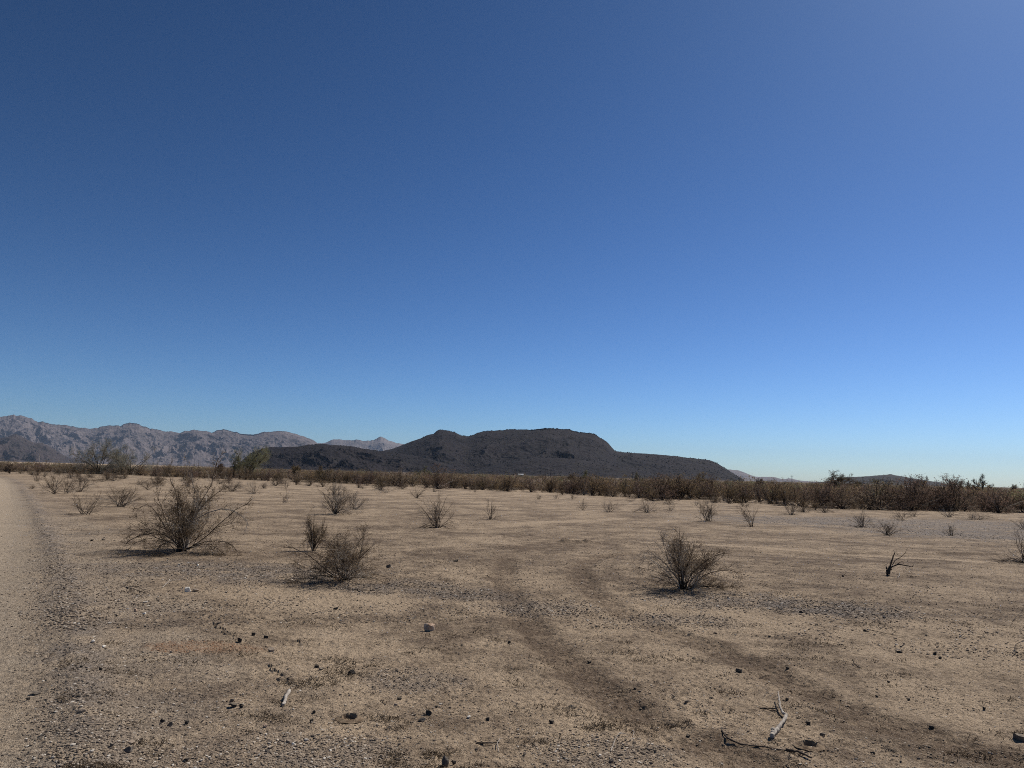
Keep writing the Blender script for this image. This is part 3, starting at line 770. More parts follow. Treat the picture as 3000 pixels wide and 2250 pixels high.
BELT_MAIN = [  # single shrubs of the belt one can pick out: u, v, kind, scale, label
 (1280, 1432, 4, 1.35, 'tall pointed dark reddish shrub, highest in the belt left of the mesa top'),
 (1170, 1424, 3, 1.5, 'large round dull grey shrub bulging above the belt under the mesa left slope'),
 (1490, 1440, 0, .95, 'domed rusty shrub before a gap in the belt below the mesa top'),
 (1555, 1442, 6, .85, 'narrow upright shrub alone in the gap of the belt below the mesa top'),
 (1735, 1452, 0, 1.15, 'dense rusty shrub with a black foot where the belt closes again right of the gap'),
 (1940, 1466, 4, 1.05, 'dark reddish shrub at the belt front below the right shoulder of the mesa'),
 (2135, 1472, 1, 1.0, 'olive brown shrub at the belt front above the twin-trunked bush'),
 (2300, 1482, 0, .9, 'rusty orange tinted shrub at the belt front above the bowl-shaped bush'),
 (2395, 1489, 4, .9, 'dark shrub with upright pale stems left of the black-shadowed brush on the right'),
 (2570, 1494, 3, 1.25, 'very wide grey-brown shrub with a black base, biggest mass of the right brush'),
 (2670, 1497, 4, .85, 'purplish red low shrub in front of the taller right brush'),
 (2790, 1498, 4, 1.08, 'tallest reddish brown dome of the right brush, behind a black-based bush'),
 (2925, 1503, 6, 1.0, 'dark shrub at the foot of the brush close to the right picture edge'),
]
for u, v, k, sc, lab in BELT_MAIN:
    x, y = on_ground(u, v)
    belt_shrub(x, y, k, sc, lab); BELT_SPOTS.append((x, y))
GAPS = [(1520, 1600, 9.0)]       # openings in the belt: from u, to u, depth in metres
def blocked(x, y, off):
    u, _ = to_px(x, y, 0)
    return any(a < u < b and off < d for a, b, d in GAPS)
n_ind = 0
row = 0
spots = []
for off, gap in ((.3, 1.25), (1.8, 1.5), (3.6, 2.0)):
    x = EDGE[2, 0] - 8
    while x < EDGE[-2, 0] + 3:
        y = edge_y(x)
        dens = gap * (.50 + .33 * (y / 60.0))
        xx = x + _rng.normal(0, .25); yy = edge_y(xx) + off + abs(_rng.normal(0, .5)) + 1.8 * max(0, gnoise(np.array([xx * .3]), np.array([1.7]), 4)[0]) * 3
        k = gnoise(np.array([xx * .12]), np.array([yy * .12]), 9)[0]
        if k > -.16 and not blocked(xx, yy, off) and min([9] + [math.hypot(xx - a, yy - b) for a, b in BELT_SPOTS]) > .8:
            spots.append((xx, yy, off))
        x += dens * _rng.uniform(.7, 1.3)
spots.sort(key=lambda s: math.hypot(s[0], s[1]))
def pick_kind(x, y):
    u, _ = to_px(x, y, 0)
    r = _rng.random() + .25 * gnoise(np.array([x * .1]), np.array([y * .1]), 31)[0]
    if u > 2300: ks = (4, 3, 6, 4, 7, 0)
    elif u > 1500: ks = (0, 6, 4, 2, 1, 3)
    else: ks = (0, 2, 1, 5, 3, 6)
    return ks[int(np.clip(r, 0, .999) * len(ks))]
IND = spots[:228]
REST = spots[235:]
for x, y, off in IND:
    u, _ = to_px(x, y, 0)
    sc = (_rng.uniform(.50, 1.08) + .55 * gnoise(np.array([x * .2]), np.array([y * .2]), 88)[0]) * (1 + .1 * (off > 1)) * (.92 if u < 900 else 1.0)
    belt_shrub(x, y, pick_kind(x, y), sc)
# low shrubs strewn in front of the belt
for i in range(46):
    u = _rng.uniform(40, 1250) if i < 36 else _rng.uniform(1250, 2500)
    vb = np.interp(u, [e[0] for e in EDGE_PX], [e[1] for e in EDGE_PX])
    x, y = on_ground(u, vb + 3 + abs(_rng.normal(0, 11)) * (1.0 if u < 800 else .6))
    lc = int(_rng.integers(0, len(BELT_KINDS)))
    belt_shrub(x, y, lc, _rng.uniform(.28, .62), low=True)
# everything farther back reads as one mass
def scatter_mass(name, pts, meshes, label, seed, smin, smax):
    rng = np.random.default_rng(seed)
    groups = {}
    for (x, y, k, sc) in pts: groups.setdefault(k, []).append((x, y, sc))
    V = {}; 
    for k, lst in groups.items():
        for me in meshes[k]:
            nv = len(me.vertices); co = np.zeros(nv * 3, np.float32); me.vertices.foreach_get('co', co); co = co.reshape(-1, 3)
            nl = len(me.loops); li = np.zeros(nl, np.int32); me.loops.foreach_get('vertex_index', li); F = li.reshape(-1, 4)
            tn = np.zeros(nv, np.float32); me.attributes['tone'].data.foreach_get('value', tn)
            mat = me.materials[0]
            L = V.setdefault(mat.name, [[], [], [], 0, mat])
            for x, y, sc in lst:
                a = rng.uniform(0, 6.28); c, s = math.cos(a), math.sin(a)
                q = co * sc
                q = np.stack([q[:, 0] * c - q[:, 1] * s + x, q[:, 0] * s + q[:, 1] * c + y, q[:, 2] + gz_fast(x, y)], -1)
                L[0].append(q); L[1].append(F + L[3]); L[2].append(np.clip(tn * .8 + rng.uniform(0, .25), 0, 1)); L[3] += nv
    mats = list(V.values())
    verts = []; faces = []; tone = []; mi = []; off = 0
    for j, (vs, fs, ts, n, mat) in enumerate(mats):
        verts += vs; faces += [f + off for f in fs]; tone += ts
        mi.append(np.full(sum(len(f) for f in fs), j, np.int32)); off += n
    me = make_mesh(name, np.concatenate(verts), np.concatenate(faces), tone=np.concatenate(tone))
    for m in mats: me.materials.append(m[4])
    me.polygons.foreach_set('material_index', np.concatenate(mi))
    o = kind(link(name, me), 'stuff'); o['label'] = label
    return o
_gx = np.linspace(-900, 900, 181); _gy = np.linspace(0, 1200, 121)
_GZ = terrain(*np.meshgrid(_gx, _gy, indexing='ij'), False)
def gz_fast(x, y):
    i = int(np.clip((x + 900) / 10, 0, 180)); j = int(np.clip(y / 10, 0, 120))
    return float(_GZ[i, j]) - .08
FAR_KINDS = []
for q, (H, W, lc, lv) in enumerate([(1.5, 2.0, 'rust', 330), (1.4, 1.9, 'olive', 330), (1.3, 2.0, 'grey', 330), (1.6, 2.2, 'red', 330), (2.1, 3.0, 'olive', 420), (1.9, 2.8, 'green', 420)]):
    g = shrub_geo(500 + q, H, W, stems=14, twigs=40, fine=40, leaves=lv, leaf=.12, rs=2.6)
    FAR_KINDS.append((wood_mesh('branchwork', g, None, 3, 3), leaf_mesh('foliage', g, LEAFM[lc])))
pts = [(x, y, [0, 1, 2, 3][_rng.integers(0, 4)], .85) for x, y, _ in REST]
for i in range(6800):
    off = 5.0 + 40 * _rng.random() ** 1.2 if i < 1900 else 30 + 700 * _rng.random() ** 1.5
    far = off
    th = _rng.uniform(-.66, .66)
    # march along a line of sight until past the belt edge
    yy = 60.0
    for _ in range(6): yy = edge_y(math.tan(th) * yy)
    y = yy + off; x = math.tan(th) * y
    if blocked(x, y, off): continue
    k = gnoise(np.array([x * .035]), np.array([y * .035]), 19)[0]
    if k < -.08: continue
    pts.append((x, y, int(_rng.choice(6, p=(.30, .18, .16, .25, .08, .03) if off < 60 else (.25, .20, .14, .20, .15, .06))), _rng.uniform(.6, 1.0)))
scatter_mass('far_brush', pts, FAR_KINDS, 'continuous brown and olive brush covering the plain behind the belt', 5, .6, 1.1)
for a, b in FAR_KINDS: pass
# ------------------------------------------------------------------ trees
def tree_geo(seed, H, W, trunk_h=.25, limbs=7, spread=.75, l1=90, l2=420, l3=1400, leaves=3000, leaf=.12, r0=.12, up=.03, lean=0.0, asp=.3):
    rng = np.random.default_rng(seed)
    limbs_base = np.zeros((limbs, 3)); limbs_base[:, 2] = rng.uniform(.3, 1.0, limbs) * trunk_h * H
    trunk = grow(rng, np.array([[0., 0, -.1]]), unit(np.array([[lean, 0, 1.]])), np.array([trunk_h * H * 1.15 + .1]), 6, .10, .05)
    s = np.clip(limbs_base[:, 2] / (trunk_h * H) * 4.2, 0, 4.9); i = s.astype(int); f = (s - i)[:, None]
    p0 = trunk[0, i] * (1 - f) + trunk[0, np.minimum(i + 1, 5)] * f
    az = rng.uniform(0, 6.28) + np.arange(limbs) * 2.4 + rng.normal(0, .3, limbs)
    tilt = np.abs(rng.normal(.55, .3, limbs)) * spread / .6
    d = np.stack([np.sin(tilt) * np.cos(az), np.sin(tilt) * np.sin(az), np.cos(tilt)], -1)
    A = grow(rng, p0, unit(d), H * rng.uniform(.5, .85, limbs), 9, .16, up)
    B, pb = sprout(rng, A, l1, .25, 1, .6, (.22, .42), H, 7, .17, .0)
    Cc, pc = sprout(rng, B, l2, .2, 1, .6, (.10, .22), H, 5, .2, .0)
    E, pe = sprout(rng, Cc, l3, .1, 1, .6, (.06, .13), H, 4, .2, -.03)
    allp = np.concatenate([B.reshape(-1, 3), Cc.reshape(-1, 3), E.reshape(-1, 3)])
    hz = np.percentile(allp[:, 2], 99.5); wx = np.percentile(np.abs(allp[:, 0]), 98) * 2
    sc = np.array([W / wx, W / wx, H / hz])
    trunk, A, B, Cc, E = [q * sc for q in (trunk, A, B, Cc, E)]
    for q in (A, B, Cc, E): clampz(q, .05)
    lp = np.concatenate([E[:, 1:].reshape(-1, 3), Cc[:, 2:].reshape(-1, 3)])
    lpts = lp[rng.integers(0, len(lp), leaves)] + rng.normal(0, leaf * .6, (leaves, 3))
    return dict(trunk=trunk, A=A, B=B, C=Cc, E=E, leaves=lpts, leaf=leaf, rng=rng, r0=r0, asp=asp)
M_TRUNK = bark_material(); M_TRUNK.name = 'tree_bark'
def tree(u, v, hpx, wpx, label, seed, lc, name='desert_tree', depth=None, wt=.25, twig_tone=.3, group=None, rt=.012, **kw):
    x, y = on_ground(u, v) if depth is None else (at_depth(u, 1390, depth)[0], depth)
    H, W = px_to_m(hpx, y), px_to_m(wpx, y)
    g = tree_geo(seed, H, W, **kw)
    root = tag(empty(name, (x, y, gz(x, y) - .05)), label, 'tree', group)
    r0 = g['r0']; rng = g['rng']
    parts = [(*tubes(g['trunk'], np.linspace(r0 * 1.25, r0 * .8, 6)[None], 8), .1),
             (*tubes(g['A'], np.ones((len(g['A']), 1)) * np.linspace(r0 * .6, r0 * .16, 9), 6), .12)]
    v_, f_, t_ = joinv(parts)
    link('trunk', make_mesh('trunk', v_, f_, tone=t_, mat=M_TRUNK), root)
    parts = [(*tubes(g['B'], np.ones((len(g['B']), 1)) * np.linspace(max(r0 * .22, rt * 1.6), rt, 7), 4), wt),
             (*tubes(g['C'], np.full(g['C'].shape[:2], rt * .8), 3), twig_tone),
             (*tubes(g['E'], np.full(g['E'].shape[:2], rt * .55), 3), twig_tone + .1)]
    v_, f_, t_ = joinv(parts)
    cr = link('crown', make_mesh('crown', v_, f_, tone=t_, mat=M_TRUNK), root)
    if len(g['leaves']):
        v_, f_ = leaf_quads(rng, g['leaves'], g['leaf'], g['asp'])
        link('leafage', make_mesh('leafage', v_, f_, tone=np.repeat(rng.random(len(g['leaves'])), 4), mat=LEAFM[lc]), cr)
    return root
TREES = [
 (285, 1390, 100, 128, 'left and taller of a pair of wide grey-green trees before the granite mountains', 'sage', dict(leaves=15000, leaf=.17, asp=.10, trunk_h=.14, limbs=12, spread=.85, r0=.10, l2=700, l3=2600, rt=.008, twig_tone=.74, wt=.62)),
 (384, 1392, 84, 126, 'right and lower of a pair of wide grey-green trees before the granite mountains', 'sage', dict(leaves=14000, leaf=.17, asp=.10, trunk_h=.12, limbs=12, spread=.95, r0=.09, l2=700, l3=2600, rt=.008, twig_tone=.74, wt=.62)),
 (732, 1401, 92, 92, 'bright yellow-green tree with crooked black trunk at the left end of the dark hill', 'green', dict(leaves=15000, leaf=.16, asp=.12, trunk_h=.24, limbs=8, spread=.75, r0=.13, l2=600, l3=2200, rt=.009, twig_tone=.6)),
 (683, 1400, 52, 36, 'dead black snag with short broken limbs left of the green tree', 'grey', dict(leaves=0, trunk_h=.6, limbs=5, l1=16, l2=20, l3=20, r0=.16, spread=.6)),
 (645, 1402, 44, 60, 'leafless brown thicket-like tree left of the dead black snag', 'red', dict(leaves=900, leaf=.10, trunk_h=.15, limbs=9, r0=.05)),
 (866, 1404, 40, 46, 'small round dark green tree at the foot of the front hill', 'olive', dict(leaves=1500, leaf=.16, trunk_h=.15, limbs=8, r0=.07)),
 (950, 1407, 42, 52, 'low olive-topped tree above the belt in front of the front hill', 'olive', dict(leaves=1600, leaf=.16, trunk_h=.15, limbs=8, r0=.07)),
 (1247, 1410, 44, 66, 'bushy green tree behind the tall pointed shrub left of the mesa top', 'green', dict(leaves=1900, leaf=.16, trunk_h=.12, limbs=9, r0=.07)),
 (1715, 1425, 46, 44, 'feathery light green tree behind the belt under the mesa edge', 'green', dict(leaves=1400, leaf=.15, trunk_h=.2, limbs=7, r0=.07)),
 (1680, 1424, 34, 40, 'dark green bushy tree just left of the feathery light green one', 'olive', dict(leaves=1300, leaf=.15, trunk_h=.15, limbs=7, r0=.07)),
 (1872, 1430, 46, 40, 'small umbrella-shaped pale tree with a light thin trunk below the mesa shoulder', 'sage', dict(leaves=1300, leaf=.14, trunk_h=.4, limbs=7, spread=.9, r0=.06)),
 (2062, 1438, 54, 66, 'rounded dull olive tree in front of the mesa right end', 'olive', dict(leaves=1900, leaf=.15, trunk_h=.15, limbs=8, r0=.08)),
 (2232, 1436, 34, 30, 'small upright olive tree before the gap of far blue hills', 'olive', dict(leaves=900, leaf=.15, trunk_h=.15, limbs=6, r0=.06)),
 (2450, 1449, 68, 118, 'big spreading olive tree against the sky left of the low right hill', 'olive', dict(leaves=7000, leaf=.11, trunk_h=.12, limbs=13, spread=1.0, r0=.09, l2=600)),
 (2515, 1446, 36, 44, 'yellowish olive bushy tree just right of the big spreading olive tree', 'olive', dict(leaves=1500, leaf=.13, trunk_h=.1, limbs=8, r0=.06)),
 (2577, 1454, 50, 80, 'dull olive tree with drooping crown in front of the low right hill', 'sage', dict(leaves=2000, leaf=.11, trunk_h=.15, limbs=9, r0=.07)),
 (2706, 1462, 66, 46, 'dark upright tree with a dry pale top right of the low hill crest', 'olive', dict(leaves=900, leaf=.10, trunk_h=.3, limbs=7, spread=.6, r0=.08)),
 (2796, 1462, 64, 60, 'dry yellowish tree with sparse crown against the sky', 'sage', dict(leaves=700, leaf=.09, trunk_h=.2, limbs=8, r0=.06)),
 (2848, 1462, 50, 30, 'dark half-bare crooked tree left of the taller bare tree', 'grey', dict(leaves=250, leaf=.10, trunk_h=.35, limbs=6, r0=.09, l3=500)),
 (2880, 1463, 72, 60, 'bare leafless tree with fine branching crown against the sky at right', 'grey', dict(leaves=0, trunk_h=.3, limbs=8, spread=.8, r0=.08)),
 (2975, 1446, 26, 28, 'small round dark green tree on the skyline at the far right', 'olive', dict(leaves=900, leaf=.2, trunk_h=.2, limbs=7, r0=.08)),
 (2215, 1436, 42, 16, 'thin bare sapling poking above the brush in front of the far blue hills', 'grey', dict(leaves=0, trunk_h=.4, limbs=4, l1=20, l2=50, l3=80, r0=.03, spread=.5)),
 (28, 1388, 30, 42, 'low dark crooked-limbed tree at the far left end of the belt', 'grey', dict(leaves=400, leaf=.12, trunk_h=.2, limbs=8, r0=.08)),
]
for i, (u, v, h, w, lab, lc, kw) in enumerate(TREES):
    tree(u, v, h, w, lab, 700 + i, lc, **kw)

# scrub on the dark hills: too small to count
def hill_scrub():
    rng = np.random.default_rng(8)
    V = []; N = 0
    parts = []
    for (X, Y, Z, T), n, rr in ((MESA_S, 3200, (.9, 2.3)), (FRONT_S, 1700, (.7, 1.8)), (SPUR_S, 700, (.7, 1.8))):
        nr, nc = X.shape
        i = rng.integers(2, int(nr * .83), n); j = rng.integers(0, nc, n)
        k = gnoise(X[i, j] / 90, Y[i, j] / 90, 3)
        keep = (k > -.15) & (Z[i, j] > 0)
        i, j = i[keep], j[keep]
        # a fringe along the crest
        crest = np.argmin(np.abs(T[:, 0]))
        m = rng.integers(int(nc * .3), nc - 2, int(n * .035))
        i = np.concatenate([i, np.full(len(m), crest)]); j = np.concatenate([j, m])
        c = np.stack([X[i, j], Y[i, j], Z[i, j]], -1)
        r = rng.uniform(*rr, len(c))
        ico = np.array([(0, 0, 1), (.9, 0, .45), (.28, .85, .45), (-.72, .53, .45), (-.72, -.53, .45), (.28, -.85, .45), (0, 0, -.4)])
        f = [(0, 1, 2), (0, 2, 3), (0, 3, 4), (0, 4, 5), (0, 5, 1), (6, 2, 1), (6, 3, 2), (6, 4, 3), (6, 5, 4), (6, 1, 5)]
        v = c[:, None, :] + ico[None] * r[:, None, None] * (1 + .3 * rng.normal(0, 1, (len(c), 7, 1))) * np.array([1, 1, .8])
        parts.append((v.reshape(-1, 3), (np.array(f)[None] + (np.arange(len(c)) * 7)[:, None, None]).reshape(-1, 3), np.repeat(rng.random(len(c)), 7)))
    v, f, t = joinv(parts)
    n = NT('hill_scrub_leaf')
    m = n.out(n.mix(n.attr('tone'), (.020, .018, .015), (.038, .034, .026)))
    o = kind(link('hill_scrub', make_mesh('hill_scrub', v, f, tone=t, mat=m)), 'stuff')
    o['label'] = 'sparse dark scrub dotting the slopes and crest of the basalt hills'
hill_scrub()
# ------------------------------------------------------------------ stones
def ico(sub):
    import bmesh
    bm = bmesh.new(); bmesh.ops.create_icosphere(bm, subdivisions=sub, radius=1.0)
    v = np.array([w.co[:] for w in bm.verts]); f = np.array([[w.index for w in q.verts] for q in bm.faces]); bm.free()
    return v, f
ICO1, ICO2, ICO3 = ico(1), ico(2), ico(3)
def rock_verts(rng, sub=ICO3, cuts=9):
    v = sub[0].copy()
    for q in range(cuts):                     # broken flat faces, a flattish top first
        nrm = unit(rng.normal(0, 1, 3)) if q else unit(np.array([*rng.normal(0, .3, 2), 1.0])); d = rng.uniform(.45, .85)
        if not q: d = rng.uniform(.35, .6)
        s = v @ nrm
        v = v - np.maximum(s - d, 0)[:, None] * nrm
    n = fbm(v[:, 0] * 2.2 + rng.uniform(0, 50), v[:, 1] * 2.2 + v[:, 2] * 1.7, 3, int(rng.integers(0, 999)))
    v = v * (1 + .10 * n)[:, None]
    return v
def stone_material(name, a, b, c, dust=False):
    n = NT(name)
    co = n.n('ShaderNodeTexCoord').outputs['Object']
    x = n.noise(co, 22, 5, .65); y = n.noise(co, 90, 3, .6)
    col = n.mix(n.rng(x, .35, .65), a, b)
    col = n.mix(n.math('MULTIPLY', n.rng(y, .55, .7), .6), col, c)
    if dust:                                   # blown dust settles on upward faces
        nz = n.n('ShaderNodeSeparateXYZ'); n.set(nz.inputs[0], n.n('ShaderNodeNewGeometry').outputs['Normal'])
        col = n.mix(n.math('MULTIPLY', n.rng(nz.outputs[2], .35, .95), n.rng(x, .3, .6, .1, .42)), col, (.34, .27, .19))
    return n.out(col, n.bump(y, .6, .004))
STONE = dict(black=stone_material('basalt_stone', (.030, .027, .025), (.060, .053, .047), (.12, .10, .085), True),
             grey=stone_material('grey_stone', (.105, .09, .078), (.17, .145, .12), (.26, .225, .19), True),
             tan=stone_material('tan_stone', (.27, .21, .16), (.36, .29, .22), (.45, .38, .30)),
             brown=stone_material('brown_stone', (.36, .235, .155), (.55, .43, .33), (.62, .52, .42)),
             white=stone_material('white_stone', (.76, .70, .60), (.82, .77, .68), (.60, .53, .44)))
def stone(u, v, wpx, hpx, c, label, seed, group='stones lying on the desert soil', sink=.27, rz=None):
    x, y = on_ground(u, v)
    dist = y
    rng = np.random.default_rng(seed)
    w, h = px_to_m(wpx * .82, dist), px_to_m(hpx * .82, dist)
    p = rock_verts(rng, ICO3 if wpx > 13 else ICO2, 9)
    p = p / (p.max(0) - p.min(0))
    p = p - (p.max(0) + p.min(0)) / 2
    p = p * np.array([w, w * rng.uniform(.65, 1.0), h / (1 - sink)])
    a = rng.uniform(-.5, .5) if rz is None else rz
    c_, s_ = math.cos(a), math.sin(a)
    p = np.stack([p[:, 0] * c_ - p[:, 1] * s_, p[:, 0] * s_ + p[:, 1] * c_, p[:, 2]], -1)
    p[:, 2] -= p[:, 2].min()
    p[:, 2] -= sink * p[:, 2].max()
    f = ICO3[1] if wpx > 13 else ICO2[1]
    o = link('stone', make_mesh('stone', p, f, mat=STONE[c]), None, (x, y + p[:, 1].max() * .4, float(terrain(np.array([x]), np.array([y]))[0]) + .002))
    return tag(o, label, 'stone', group)
STONES = [
 (1257, 1850, 40, 25, 'brown', 'largest stone, a blocky brown boulder with a pale flat top in the centre foreground'),
 (549, 1731, 22, 17, 'white', 'chalk-white rounded stone touching a flat tan one near the largest shrub'),
 (571, 1731, 24, 9, 'tan', 'flat tan stone touching the chalk-white one near the largest shrub'),
 (1029, 1974, 27, 15, 'black', 'black lumpy stone alone in the lower centre left of the brown boulder'),
 (1137, 1665, 18, 12, 'grey', 'pale grey stone lying just right of the dense foreground shrub'),
 (1335, 1648, 18, 8, 'black', 'flat black stone on bare soil between the dense foreground shrub and the wide bare one'),
 (701, 1883, 16, 15, 'black', 'round black stone at the lower end of the dark soil crack by the reddish patch'),
 (793, 1907, 24, 14, 'tan', 'pale angular stone right of the reddish gravel patch'),
 (779, 1869, 15, 10, 'black', 'small black stone just above the pale angular one right of the reddish patch'),
 (983, 1787, 17, 9, 'black', 'flat black stone below the dense foreground shrub'),
 (927, 1956, 15, 11, 'black', 'small black stone left of the black lumpy one, by a dark flat piece'),
 (940, 1964, 18, 7, 'grey', 'dark grey flat stone right beside a small black one left of centre'),
 (1255, 2097, 27, 15, 'black', 'black stone at the upper end of a touching pair in the lower centre'),
 (1236, 2116, 26, 13, 'grey', 'dark grey flat stone below a black one, lower of a touching pair'),
 (1280, 2072, 10, 8, 'black', 'small round black stone just above the touching dark pair in the lower centre'),
 (1429, 2108, 15, 10, 'black', 'small black stone right of the touching dark pair in the lower centre'),
 (1616, 2119, 18, 11, 'black', 'black angular stone between the two wheel tracks near the picture bottom'),
 (1304, 2248, 26, 40, 'grey', 'tall pointed grey stone cut by the bottom picture edge'),
 (1330, 2243, 14, 11, 'black', 'small black stone touching the tall pointed grey one at the bottom edge'),
 (682, 2071, 27, 13, 'black', 'long black stone, left and larger of two lying side by side at lower left'),
 (706, 2074, 15, 13, 'black', 'black stone standing just right of a longer black one at lower left'),
 (680, 2052, 14, 10, 'grey', 'small grey stone just above two black ones lying side by side'),
 (546, 2122, 16, 12, 'black', 'black stone beside a grey lump, lower left between two dirt patches'),
 (497, 2124, 18, 15, 'grey', 'grey lumpy stone left of a black one at lower left'),
 (475, 2116, 16, 10, 'black', 'dark stone left of a grey lumpy one at lower left'),
 (372, 2214, 28, 17, 'grey', 'dark grey stone, largest of a loose group at the lower left bottom edge'),
 (324, 2206, 14, 12, 'grey', 'small dark stone left of the largest of the bottom left group'),
 (383, 2190, 22, 10, 'tan', 'pale flat stone behind the largest of the bottom left group'),
 (544, 2236, 15, 10, 'black', 'small black stone at the bottom edge between lower left and centre'),
 (103, 2024, 29, 9, 'grey', 'flat slate-grey stone on the lower road edge'),
 (80, 2041, 15, 9, 'black', 'small dark stone just below the flat slate-grey one on the road edge'),
 (228, 2052, 16, 7, 'black', 'flat black stone on the grey road-edge gravel'),
 (238, 2101, 27, 12, 'tan', 'pale stone with dark foot on the road-edge gravel at lower left'),
 (294, 1968, 12, 10, 'black', 'small black stone on the road-edge gravel left of the reddish patch'),
 (236, 1964, 11, 7, 'black', 'small black stone farthest left on the road-edge gravel above a pale one'),
 (271, 1891, 16, 7, 'white', 'bright pale flat stone on the road-edge gravel, upper of two'),
 (302, 1905, 12, 6, 'white', 'bright pale flat stone on the road-edge gravel, lower of two'),
 (501, 1909, 13, 7, 'tan', 'pale tan stone at the left end of the reddish gravel patch'),
 (397, 1792, 11, 11, 'brown', 'pinkish upright stone on smooth soil below the twig pile'),
 (421, 1804, 14, 6, 'white', 'pale flat stone just right below the pinkish upright one'),
 (425, 1765, 15, 5, 'white', 'thin pale flat stone between the twig pile and the pinkish upright stone'),
 (341, 1809, 9, 7, 'black', 'small black stone left of the pinkish upright one'),
 (919, 2090, 11, 10, 'black', 'small black stone left of the animal burrow, upper of two'),
 (912, 2116, 12, 11, 'black', 'small black stone left of the animal burrow, lower of two'),
 (775, 2137, 15, 10, 'brown', 'small brownish stone below the bleached stick'),
 (707, 2076, 9, 8, 'black', 'tiny black stone left of the bleached stick'),
 (1373, 2101, 13, 8, 'white', 'pale small stone right of the touching dark pair in the lower centre'),
 (1160, 2064, 14, 7, 'tan', 'pale flat stone between the animal burrow and the touching dark pair'),
 (1170, 2046, 16, 8, 'black', 'flat black stone above a pale flat one in the lower centre'),
 (1726, 1939, 14, 9, 'black', 'small black stone on the pale strip between the wheel tracks'),
 (1492, 1886, 10, 8, 'black', 'small black stone just left of the left wheel track'),
 (1861, 2023, 11, 7, 'black', 'small black stone between the wheel tracks, with tiny pale chips beside it'),
 (2011, 2060, 15, 8, 'grey', 'grey stone between the wheel tracks right of a small black one'),
 (2166, 1976, 24, 12, 'black', 'black dome-shaped stone on the right wheel track'),
 (2035, 1930, 14, 6, 'black', 'flat black stone just left of the right wheel track'),
 (2084, 2051, 13, 7, 'black', 'flat black stone between the grey stone and the weathered branch'),
 (1791, 2237, 16, 13, 'grey', 'grey stone at the bottom edge between the wheel tracks'),
 (2017, 2157, 16, 9, 'black', 'black stone left of the weathered branch by the lower wheel track'),
 (2347, 1798, 15, 8, 'black', 'black stone in the grey stony patch right of the wide foreground shrub'),
 (2535, 1853, 13, 8, 'black', 'black stone with a thin curved twig trailing right'),
 (2741, 1920, 14, 9, 'black', 'black stone, upper of two near each other on the right flat'),
 (2755, 1931, 10, 7, 'black', 'small black stone, lower of two near each other on the right flat'),
 (2636, 1916, 20, 7, 'black', 'flat elongated black stone left of two on the right flat'),
 (2308, 1966, 12, 8, 'black', 'small black stone above the dirt of the right wheel track'),
 (2367, 2121, 16, 11, 'black', 'pointed black stone right of the weathered branch'),
 (2412, 2154, 21, 9, 'grey', 'dark grey stone right below a pointed black one near the weathered branch'),
 (2306, 2060, 13, 8, 'black', 'small black stone above the top end of the weathered branch'),
 (2731, 2136, 19, 7, 'black', 'flat black stone alone on the lower right flat'),
 (2558, 2214, 16, 8, 'black', 'black stone near the bottom edge right of the weathered branch'),
 (2884, 2076, 11, 8, 'black', 'small black stone alone far right on the pale soil'),
 (2992, 2170, 36, 20, 'grey', 'dark grey stone cut by the right picture edge'),
 (2570, 2044, 10, 7, 'black', 'small black stone left of a touching pair on the right flat'),
 (2663, 2051, 11, 7, 'black', 'small black stone touching another on the right flat'),
 (2604, 2001, 10, 5, 'black', 'tiny flat black stone above the touching pair on the right flat'),
 (845, 2180, 20, 11, 'tan', 'pale pinkish stone near a whitish gravel cluster at the bottom centre left'),
 (860, 2185, 15, 8, 'white', 'whitish stone touching a pale pinkish one at the bottom centre left'),
 (520, 1620, 13, 8, 'black', 'black stone under the front of the largest shrub'),
 (302, 1583, 11, 5, 'black', 'flat black stone, right one of a pair between the road gravel and the largest shrub'),
 (268, 1585, 11, 5, 'black', 'flat black stone, left one of a pair between the road gravel and the largest shrub'),
 (579, 1659, 9, 7, 'white', 'small white stone on the grey gravel below the right side of the largest shrub'),
 (742, 1862, 13, 9, 'black', 'black stone at the end of the short soil crack above the pale angular one'),
 (2470, 1690, 9, 6, 'black', 'tiny black stone right of the wide bare foreground shrub, on open soil'),
 (2672, 1687, 10, 6, 'black', 'tiny black stone right of the leaning dead stump'),
]
for i, (u, v, w, h, c, lab) in enumerate(STONES):
    stone(u, v, w, h, c, lab, 900 + i)

